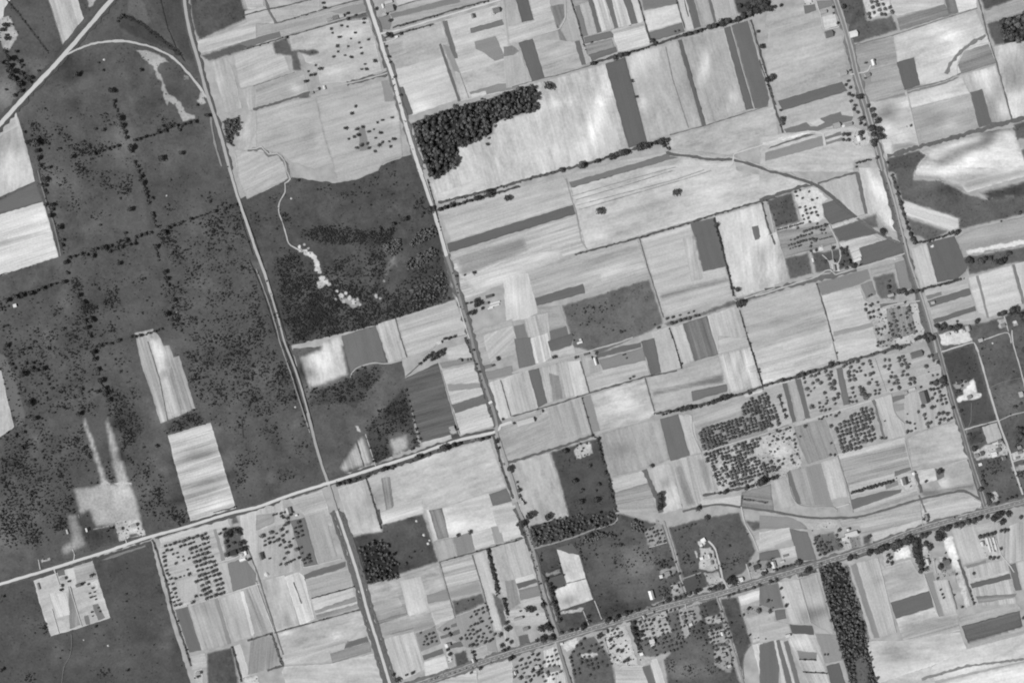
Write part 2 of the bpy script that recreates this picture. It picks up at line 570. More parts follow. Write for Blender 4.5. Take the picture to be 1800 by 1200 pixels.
y 168 | 500,1030 720,990 930,990 990,1170 1030,1365 840,1415 800,1300 660,1320 620,1200 560,1250
P 78 | 1260,540 1400,490 1450,555 1300,600 1170,640 1140,580
P 76 | 760,320 870,380 1000,600 960,700 870,760 830,620
@1 2
m 206 | 300,100 440,50 460,0 590,-35 610,0 665,240 560,280 370,345 320,210
D 112 | 600,-40 840,-112 880,0 915,150 830,150 700,190 665,215
F 197 | 845,-120 980,-160 1060,115 930,155 880,-10
S 182 | 985,-165 1400,-295 1500,-60 1180,70 1065,110
P 74 | 360,350 560,285 680,240 720,190 860,160 910,220 800,340 700,480 620,440 380,450
P 72 | 1040,310 1110,560 1165,750 1120,750 1080,640 920,660 950,800 840,870 780,690 770,610 900,470
S 106/ | 1045,260 1280,150 1420,640 1440,680 1380,690 1370,660 1170,740 1110,540
F 192 | 1165,710 1370,655 1380,695 1170,750
s 166 | 570,890 700,700 760,640 830,860 620,930
y 164 | 920,680 1065,640 1085,760 960,815
Y 190 | 690,590 720,590 740,640 710,630
S 188/ | 1300,205 1540,160 1680,590 1440,660
D 110 | 1375,445 1610,370 1630,430 1400,505
D 140 | 1345,300 1590,290 1600,325 1355,350
F 188 | 1330,50 1500,0 1540,120 1350,130
D 134 | 1290,150 1540,110 1550,140 1310,190
F 176 | 1530,-70 1800,-160 1850,85 1590,165
S 186 | 1600,-40 1800,-110 1830,-20 1650,150 1620,60
D 120 | 1590,170 1660,155 1670,175 1600,200
D 138 | 1600,215 1720,190 1800,170 1810,230 1620,275
F 196 | 1640,290 1810,235 1870,500 1720,560 1660,400
Y 224 | 1630,430 1665,415 1665,440 1640,455
Y 180 | 1345,600 1400,590 1420,650 1370,650
M 186 | 575,1035 770,965 880,1330 770,1365 740,1340 665,1362 620,1190
M 189 | 780,960 1280,780 1640,680 1760,1020 1640,1060 1310,1165 885,1290 860,1180
S 145 | 880,960 940,950 970,1150 920,1230
D 112 | 1635,1075 1760,1030 1800,1120 1665,1155
F 202 | 1320,1165 1635,1065 1665,1155 1800,1130 1860,1310 1500,1390 1400,1410
D 124 | 1210,1190 1300,1170 1310,1200 1225,1220
S 170 | 235,1110 465,1045 510,1180 535,1300 350,1235
F 205 | -20,1180 120,1140 140,1170 0,1220
@2 2
D 118 | 15,-20 130,-30 165,160 50,190 40,130
S 196 | 130,-20 250,-60 265,60 280,110 215,150 165,150
D 106 | 250,0 430,-60 420,20 270,65
F 198 | 270,75 430,25 450,80 280,120
F 192 | 0,235 115,200 185,470 0,530 -40,500
D 106 | 115,205 190,185 250,430 185,465
S 178 | 195,185 390,130 440,380 250,435 215,300
S 132 | 260,220 330,240 360,400 290,420
F 190 | 390,140 480,130 540,360 440,385
F 180 | 480,110 600,75 620,210 510,240 490,160
D 104 | 590,90 740,40 905,5 910,40 600,118
D 134 | 610,130 930,40 940,135 640,200
S 175 | 630,205 940,135 945,150 650,235
F 184 | 510,255 940,150 965,235 545,350
D 106 | 905,0 1000,-25 1050,215 980,240
F 187 | 1450,-40 1670,-25 1690,35 1450,95
S 197 | 1450,95 1690,35 1760,310 1520,365
M 180 | 945,250 1200,185 1450,105 1480,200 1490,250 1510,355 1260,425 1010,490
s 126 | 980,340 1230,290 1490,210 1500,300 1230,340 980,400
D 114 | 1260,350 1510,300 1515,350 1270,420
M 192 | 555,375 935,265 1000,500 960,540 625,630
D 142 | 490,390 550,375 620,625 570,655
S 170 | 245,465 480,395 550,640 310,710
F 168 | -100,560 0,530 240,465 305,700 0,835 -70,850
M 181 | 5,855 260,785 385,1190 400,1260 90,1260 50,1050
P 80 | 265,775 570,680 605,680 690,970 730,1200 740,1260 400,1260 350,1050
Y 192 | 430,765 470,720 550,700 575,790 450,835
M 180 | 585,660 860,580 1040,545 1110,830 970,880 680,960
D 110 | 1040,545 1170,510 1250,800 1115,840
F 182 | 1170,515 1270,520 1290,640 1330,780 1255,800
F 167 | 1260,520 1800,330 1860,360 1640,440 1600,500 1310,620 1290,600
f 206 | 1620,370 1800,320 1860,300 1790,350 1640,400
D 146 | 1310,640 1600,560 1620,440 1860,380 1960,620 1340,775
Y 184 | 1340,780 1800,650 1990,600 2040,880 1800,1000 1650,1040 1450,1070 1400,900
S 180 | 1120,840 1330,790 1420,1060 1350,1090 1330,1150 1200,1170
s 142 | 1140,870 1190,850 1310,1150 1210,1170
s 142 | 1290,820 1370,810 1400,900 1420,1040 1370,1080
M 196 | 985,880 1110,855 1200,1170 1060,1210 1070,1090 1010,1060
F 187 | 690,970 930,905 950,990 710,1060
S 140 | 710,1065 955,995 1000,1070 990,1095 730,1150
S 170 | 730,1155 990,1100 1020,1200 745,1210
F 192 | 1330,1110 1610,1080 1615,1160 1420,1150 1320,1160
S 142 | 1615,1060 1820,1000 1840,1190 1620,1160
@3 2
f 202 | -90,130 475,-5 490,140 110,270 0,300 -45,320
F 197 | 475,-15 760,-20 770,40 840,60 490,145
F 178 | -40,310 100,285 500,165 800,90 1190,60 1230,260 1040,310 860,360 740,390 560,440 400,480 170,570 0,635 -40,500
D 104 | 100,295 135,290 200,560 170,570
F 182 | 135,290 190,270 260,550 205,560
D 110 | 190,265 230,260 300,540 265,550
D 114 | 480,190 520,180 580,440 530,450
F 186 | 170,575 740,400 760,430 430,540 200,600
D 116 | 870,390 980,370 990,390 880,430
D 152 | 885,440 1000,430 1010,470 900,490
F 187 | 740,410 860,370 900,520 960,570 970,660 850,690 820,600 760,420
F 178 | 960,380 1190,300 1290,300 1330,545 1100,615 980,650 960,540
S 158 | 180,600 400,540 490,790 280,860 220,720
M 168 | 430,600 720,430 760,700 490,800
y 196 | 40,700 130,680 170,750 190,870 60,830 0,800
F 197 | 490,790 960,670 970,715 500,830
S 164 | 500,830 960,720 1010,880 570,1010 530,930
M 192 | 975,680 1100,620 1330,555 1410,815 1010,890
F 168 | 30,980 120,950 190,1150 90,1180
D 110 | 125,930 155,900 235,1140 205,1145
F 168 | 155,905 265,880 340,1150 240,1150
D 140 | 265,880 370,855 440,1110 460,1160 340,1150
F 197 | 370,850 490,810 560,1090 445,1110
S 175 | 570,1010 890,920 1030,920 1060,1080 600,1200 560,1090
D 118 | 890,910 1010,880 1015,900 890,950
D 138 | 820,1000 910,975 920,1005 830,1040
Y 196 | 930,970 1030,950 1040,1040 960,1050
D 110 | 580,1110 815,1050 940,1035 935,1060 600,1180
s 150 | 600,1190 1050,1050 1060,1080 700,1200
M 202 | 1040,910 1180,890 1190,970 1050,1010
M 182 | 1190,890 1410,825 1450,1000 1240,1050 1190,980
D 112 | 1170,890 1235,900 1240,950 1190,975
s 122 | 1050,1040 1450,990 1480,1060 1390,1050 1200,1090 1090,1110
F 190 | 1080,1140 1300,1080 1390,1080 1500,1130 1480,1200 900,1310 760,1290 900,1180
P 83 | 1210,90 1440,20 1610,550 1370,615
Y 222 | 1310,400 1370,370 1370,330 1450,250 1475,355 1505,360 1500,395 1420,415 1320,435
Y 150 | 1290,300 1400,265 1430,300 1380,340 1320,345
F 182 | 1505,600 1610,570 1645,680 1545,720
P 78 | 1400,640 1500,610 1530,700 1420,740
Y 186 | 1440,770 1540,720 1650,690 1700,760 1690,800 1570,820 1460,840
Y 186 | 1560,1050 1610,1050 1630,1120 1560,1140
Y 190 | 1710,790 1850,740 1850,820 1720,840
Y 165 | 1700,880 1850,850 1850,900 1720,920
@0 3
P 80 | 590,130 790,90 830,200 620,260
y 148 | 460,0 550,0 620,240 430,320 415,240 490,200
Y 178 | 285,335 350,315 360,335 290,360
Y 190 | 800,60 980,50 1030,165 845,215
P 92 | 905,150 960,140 1000,165 900,195
M 188 | 235,480 650,340 690,470 775,740 580,805 360,870 300,710
F 200 | 460,400 520,385 540,460 470,490
F 176 | 520,380 650,345 690,460 540,500
D 108 | 400,410 450,395 460,440 410,450
S 142 | 480,520 500,520 570,790 490,820
Y 212 | 640,490 690,475 720,570 660,580
D 118 | 650,650 690,640 740,740 690,760
S 205 | 340,570 470,560 490,720 400,740
D 116 | 590,730 620,720 635,785 605,790
S 132 | 670,350 780,305 1020,230 1025,240 800,318
F 174 | 1130,190 1600,60 1620,100 1690,300 1500,360 1600,600 1230,680 1120,300
F 192 | 1120,185 1600,45 1610,90 1130,220
F 182 | 1230,480 1390,440 1400,620 1270,640
F 177 | 1510,360 1600,340 1640,560 1580,575
D 142 | 1500,120 1520,115 1590,350 1560,350
P 96 | 1560,110 1640,90 1700,130 1710,300 1660,320 1580,300
P 98 | 1620,20 1660,10 1690,80 1630,95
D 126 | 1600,360 1720,320 1800,430 1810,500 1640,560
F 182 | 1680,0 1800,-40 1990,-100 2020,300 1850,400 1790,410 1740,250 1700,130
Y 198 | 1670,280 1730,260 1740,340 1690,355
F 172 | 1330,660 1510,605 1620,930 1420,970
D 106 | 1230,685 1320,660 1415,970 1330,985
F 180 | 1540,600 1700,545 1790,870 1640,920
D 140 | 1505,610 1530,600 1625,920 1600,930
S 178 | 1705,540 1800,505 1930,840 1800,870
F 216 | 1690,560 1710,550 1790,850 1770,870
F 190 | 1335,1010 1440,985 1465,1085 1350,1105
P 88 | 1450,985 1630,940 1660,1060 1690,1260 1450,1260
F 197 | 1645,940 1690,925 1760,1140 1710,1170
Y 190 | 1360,1115 1420,1095 1440,1260 1370,1260
Y 205 | 1710,1165 1810,1145 1830,1260 1720,1260
@1 3
F 170 | 0,20 130,0 130,70 0,130
F 174 | 0,130 250,60 330,400 200,430 0,480
D 112 | 240,60 340,35 435,365 340,390
F 168 | 340,30 480,-10 570,310 440,360
M 180 | 0,490 200,440 300,790 130,840 60,700
S 210 | 200,455 300,420 340,450 410,750 310,795
S 170 | 340,470 660,390 680,520 390,600
D 110 | 335,440 400,410 630,345 630,380 560,410 345,470
F 192 | 390,610 680,530 740,670 430,765
S 142 | 410,690 700,590 710,625 420,710
S 155 | 420,720 720,640 735,670 430,762
M 182 | 150,850 750,680 800,870 820,960 520,1060 200,1070
D 108 | 640,910 780,870 795,910 620,960
S 142 | 520,990 800,910 810,980 540,1060
M 194 | 200,1085 520,1065 850,985 900,1230 220,1230 180,1120
S 145 | 0,890 100,860 170,1000 185,1080 70,1110 -60,1140 -40,910
P 82 | 660,170 750,150 880,130 880,80 1180,5 1290,350 1000,440 980,470 770,510 700,400
S 194 | 860,0 1170,-95 1180,5 890,85
F 197 | 1190,-20 1220,-20 1275,190 1250,200
S 130 | 1215,-15 1310,-30 1355,175 1280,190
M 194 | 1310,-30 1640,-60 1660,0 1700,110 1360,180
F 180 | 1660,-20 1860,-60 1880,60 1700,110
F 176 | 1250,205 1380,175 1420,310 1290,345
D 135 | 1385,175 1510,140 1540,265 1420,310
F 197 | 1510,140 1650,110 1680,220 1540,265
D 152 | 1650,105 1700,95 1740,210 1690,220
F 180 | 1710,90 1890,50 1900,170 1745,205
M 172 | 770,520 1290,370 1390,740 1260,810 1100,830 880,880 800,620
S 145 | 820,690 1050,640 1070,720 850,790
F 192 | 1010,480 1160,450 1220,690 1080,730
D 140 | 1200,580 1340,540 1360,610 1210,640
D 152 | 1080,750 1230,700 1270,800 1110,840
S 150 | 860,790 1090,740 1110,820 890,870
F 197 | 1210,650 1370,610 1400,740 1260,790
S 190 | 1300,360 1520,300 1580,480 1340,540
D 150 | 1350,560 1560,490 1580,560 1370,600
D 152 | 1400,735 1630,650 1700,980 1480,950 1270,820
P 98 | 1370,620 1590,560 1620,640 1400,735
F 196 | 1530,300 1620,270 1640,380 1690,560 1730,830 1680,830 1600,560
D 136 | 1120,850 1260,800 1300,920 1160,980
S 186 | 900,890 1110,840 1190,1100 1010,1190 960,1100
D 110 | 1170,1005 1310,955 1320,990 1180,1040
F 197 | 1180,1050 1330,1000 1360,1110 1190,1150
D 110 | 1370,790 1410,775 1415,800 1370,810
D 108 | 1295,870 1430,820 1435,850 1300,890
D 108 | 1350,930 1440,905 1460,940 1360,960
P 80 | 1385,990 1480,960 1510,1070 1405,1105
Y 200 | 1320,920 1345,915 1380,1050 1350,1060
F 168 | 1530,960 1620,930 1640,1020 1550,1050
M 180 | 1650,250 1740,215 1890,180 1990,480 1990,760 1830,640 1740,590 1690,450
P 98 | 1650,560 1740,600 1770,780 1730,820 1690,700
S 192 | 1170,1215 1400,1150 1550,1110 1560,1260 1170,1260
F 186 | 1560,1105 1800,1030 1810,1260 1570,1260
@2 3
S 180 | -60,210 80,190 150,430 30,480 -20,400
F 206 | 20,470 150,430 165,460 30,500
D 102 | 30,500 165,465 180,490 45,540
D 132 | 45,545 190,510 210,580 60,620
F 192 | 60,630 200,590 220,640 80,665
F 180 | -60,690 90,670 240,700 270,790 20,800 -40,760
S 150 | -50,480 20,470 60,640 -20,690
D 102 | 45,870 110,855 130,920 60,950
F 172 | -60,830 20,820 60,950 -40,970
P 88 | 150,250 760,0 1070,90 1230,570 640,780 330,850 240,540
P 70 | 120,90 300,50 500,10 720,-10 740,60 560,120 350,190 160,245 130,150
P 72 | 480,190 600,130 780,160 700,165 540,210
P 82 | 150,270 310,230 380,500 230,470 190,400
M 208 | 315,260 470,300 570,610 340,690 300,540 385,510
D 100 | 310,250 420,220 475,290 400,290
D 92 | 255,470 355,435 375,510 270,520
Y 165 | 230,430 340,395 350,430 240,455
P 84 | 350,700 500,690 540,790 370,840
Y 182 | 330,700 420,680 520,660 490,700 340,720
P 88 | 1090,100 1370,30 1600,-10 1720,270 1640,420 1500,500 1380,520 1225,560
Y 145 | 930,120 1000,90 1010,45 1060,80 1090,210 970,245 930,170
Y 215 | 1300,200 1350,180 1365,215 1350,240 1310,235
Y 190 | 1310,250 1400,235 1425,290 1440,320 1460,400 1400,420 1310,400 1320,310
Y 172 | 1340,420 1450,410 1490,490 1380,520
Y 190 | 1280,270 1295,268 1310,320 1295,325
D 84 | 1200,480 1330,425 1370,520 1230,570
Y 165 | 1110,500 1190,480 1220,570 1120,600
Y 150 | 1040,400 1150,370 1170,410 1090,470 1040,460
Y 155 | 1640,360 1740,330 1790,280 1850,270 1850,400 1690,460
P 98 | 1630,50 1750,60 1850,70 1850,100 1690,140
F 198 | 1690,150 1850,95 1850,250 1730,275
S 205 | 220,970 310,940 350,1050 380,1200 230,1220
D 140 | 225,1090 340,1070 345,1110 230,1130
Y 212 | 340,910 460,880 470,930 380,990
P 98 | 400,1000 470,890 580,860 680,990 720,1100 740,1230 430,1230
Y 190 | 480,990 600,980 610,1010 500,1030
Y 190 | 650,840 800,790 890,1070 780,1080 700,1060 660,950
S 178 | 725,1120 770,1080 920,1075 970,1230 740,1230
D 110 | 915,1085 970,1070 1020,1230 970,1230
F 197 | 970,1040 1020,1025 1090,1230 1020,1230
Y 165 | 890,1010 960,1000 990,1050 910,1080
P 104 | 840,770 1180,670 1220,950 1000,1020 890,1010
Y 170 | 870,770 1020,720 1080,690 1130,850 1010,880 900,900
Y 212 | 960,880 1000,880 1010,940 970,950
P 90 | 1060,1030 1240,850 1200,680 1440,600 1600,1180 1640,1240 1090,1240
Y 150 | 1190,680 1310,640 1340,760 1240,820
P 82 | 1320,640 1440,600 1470,700 1340,740
Y 176 | 1340,740 1470,710 1490,780 1380,790
Y 168 | 1370,820 1500,810 1530,920 1390,930
Y 145 | 1420,940 1540,930 1550,1130 1520,1130 1420,1080
P 80 | 1455,600 1590,590 1640,760 1690,920 1640,1000 1620,1180 1560,950
F 207 | 1590,590 1780,530 1850,510 1850,580 1610,660
Y 150 | 1620,680 1850,610 1850,690 1640,740
M 168 | 1640,740 1850,690 1850,870 1690,890
Y 200 | 1690,890 1850,850 1850,880 1690,920
S 197 | 1690,930 1760,910 1850,1230 1770,1240
@3 3
D 142 | -60,20 200,40 290,120 0,115 -60,110
F 192 | -60,140 150,105 180,180 -60,270
D 116 | 150,115 280,140 340,330 210,340
F 182 | 110,15 480,50 500,90 280,120 260,80
Y 186 | 290,100 440,60 490,80 480,110 300,130
S 177 | 490,45 620,40 760,5 1070,-80 1090,60 650,150 640,100 520,100
F 202 | 720,150 1080,50 1085,95 740,210
D 114 | -60,285 70,260 90,315 -60,345
F 197 | 80,255 190,235 205,310 100,330
P 115 | 310,160 460,130 540,260 360,310
Y 196 | 520,180 640,110 660,240 560,260
S 130 | 570,180 640,160 660,235 590,255
P 92 | 660,170 720,160 725,215 665,235
F 180 | 70,490 215,470 330,780 150,785 90,560
F 172 | 215,470 345,430 470,870 310,780
D 118 | -60,520 70,495 110,670 30,680 -60,640
D 112 | 45,690 120,680 130,745 60,760
F 174 | -60,780 60,765 140,780 170,870 -60,920
S 192 | 165,855 330,850 380,1000 440,1230 290,1230 140,900
D 94 | 150,785 310,795 325,860 170,850
D 130 | 205,970 345,985 340,1030 220,1030
D 140 | 330,850 480,860 530,1040 400,1060 370,950
D 103 | 410,1080 500,1055 555,1230 450,1230
D 108 | -60,930 40,900 80,1080 70,1230 -60,1230
F 192 | 40,900 60,895 130,1230 95,1230 80,1080
D 108 | 55,900 80,895 180,1230 135,1230
F 187 | 85,900 110,900 195,1230 175,1230
D 110 | 110,910 140,900 235,1230 200,1230
P 74 | 345,360 480,345 540,380 600,560 640,700 690,880 720,1000 780,1230 585,1230 520,1000 440,730 380,500
P 98 | 620,745 690,760 700,860 650,850
P 100 | 600,1040 680,1000 710,1060 710,1200 630,1230
P 96 | 530,360 565,370 720,890 690,890 600,560
S 188 | 565,370 760,320 830,390 900,850 720,895
D 138 | 580,375 620,355 785,880 745,885
M 174 | 780,400 1000,330 1060,430 1100,440 1130,550 860,630 830,560
Y 207 | 890,260 990,230 1010,320 880,340
D 101 | 860,635 1135,550 1165,665 900,745
D 142 | 1100,435 1160,420 1240,730 1200,735
F 190 | 1160,480 1260,470 1330,720 1240,730
M 187 | 900,750 1170,670 1200,735 1330,710 1350,830 960,920
s 158 | 930,850 1340,730 1350,820 960,920
M 190 | 690,905 950,900 1350,840 1400,970 1150,1080 780,1200 740,1100
F 190 | 1340,740 1750,640 1780,680 1360,790
S 96 | 1360,800 1770,690 1790,800 1410,930
s 150 | 1400,900 1790,800 1850,790 1850,830 1410,960
M 198 | 1400,960 1850,840 1850,1035 1440,1120 1150,1190 1100,1110
M 190 | 780,1200 1150,1080 1180,1230 790,1250
m 226 | 1180,1200 1850,1040 1850,1240 1180,1250
F 187 | 1290,120 1450,90 1540,320 1370,370
Y 207 | 1220,170 1300,160 1430,660 1390,680 1300,400
Y 176 | 1160,320 1280,300 1310,440 1200,470
P 128 | 1195,350 1290,320 1300,400 1215,430
S 180 | 1380,380 1680,330 1750,640 1450,660
D 110 | 1420,500 1700,430 1710,465 1435,535
D 132 | 1390,375 1530,335 1535,355 1400,395
S 140 | 1460,590 1750,570 1730,600 1480,640
F 202 | 1430,470 1690,410 1695,425 1435,490
D 110 | 1690,370 1740,355 1785,545 1740,550
F 182 | 1745,352 1850,320 1850,560 1790,545
S 182 | 1600,130 1850,40 1850,320 1690,360 1640,300
Y 186 | 1480,180 1600,170 1640,310 1560,340 1520,310
F 180 | 1450,90 1590,60 1600,130 1480,165
Y 190 | 800,300 860,270 885,350 820,390
Y 178 | 1080,260 1140,250 1160,400 1100,400
@px
s 150 | 800,452 920,415 930,440 845,478 810,490
f 208 | 1060,478 1138,460 1140,475 1040,505
f 160 | 1020,455 1130,425 1132,436 1025,466
s 175 | 1310,640 1460,600 1462,615 1320,655
f 190 | 1200,420 1225,412 1235,490 1215,495
p 70 | 30,130 60,110 55,180 20,200
p 100 | 225,10 260,30 262,60 240,40
f 160 | 640,1105 760,1075 765,1090 650,1125
s 172 | 495,1150 610,1120 615,1130 500,1165
f 160 | 650,1060 700,1050 715,1075 665,1090
p 100 | 1080,960 1140,950 1160,1000 1110,1020
p 100 | 1170,1160 1230,1150 1260,1190 1180,1200
p 76 | 1050,1060 1140,1050 1150,1075 1060,1090
p 74 | 500,540 560,520 600,560 540,600 510,600
p 76 | 690,420 780,400 790,520 720,500 690,460
@px
Y 215 | 529,434 528,437 525,437 524,436 523,433 525,430 529,431
Y 220 | 541,441 539,446 535,446 531,442 531,439 535,438 540,437
Y 222 | 552,446 549,452 544,453 540,449 538,444 544,442 550,442
Y 222 | 557,452 555,455 551,457 547,455 547,449 551,446 555,449
Y 220 | 561,459 559,463 554,463 550,461 551,458 554,453 557,454
Y 222 | 563,466 561,471 556,470 552,468 552,464 556,458 562,460
Y 215 | 560,474 559,476 555,478 551,476 553,471 555,468 560,471
Y 205 | 566,478 565,481 561,482 557,480 559,476 561,475 565,475
Y 205 | 573,490 570,496 565,497 559,492 559,487 564,484 571,484
Y 205 | 577,494 577,500 572,499 568,496 568,492 572,488 576,490
Y 195 | 566,497 563,501 559,501 555,499 557,495 559,494 563,494
Y 185 | 583,500 581,502 577,504 574,502 575,499 577,497 581,496
Y 180 | 595,512 595,515 591,515 590,513 588,511 591,509 594,509
Y 190 | 606,520 602,525 599,526 596,523 594,518 599,514 603,516
Y 190 | 611,516 610,518 607,519 604,517 604,514 607,511 611,513
Y 195 | 618,524 617,527 614,529 611,527 610,522 614,518 618,520
Y 200 | 626,530 625,535 621,536 616,533 617,529 621,524 624,527
Y 185 | 631,526 630,529 627,528 626,527 626,525 627,521 630,523
Y 180 | 636,535 635,538 632,538 630,536 631,533 632,532 635,533
Y 170 | 593,526 592,528 589,529 588,527 587,525 589,523 592,524
Y 175 | 608,530 606,533 603,535 599,531 600,528 603,526 606,526
Y 190 | 664,518 663,521 659,522 658,520 658,517 659,516 662,516
Y 175 | 672,524 669,527 668,527 665,526 665,523 667,522 670,522
Y 165 | 678,494 677,497 675,496 672,496 673,493 674,491 677,492
Y 190 | 538,430 537,432 535,433 532,431 532,429 534,427 537,428
Y 190 | 545,436 544,438 542,439 539,437 540,435 542,434 543,434
'''
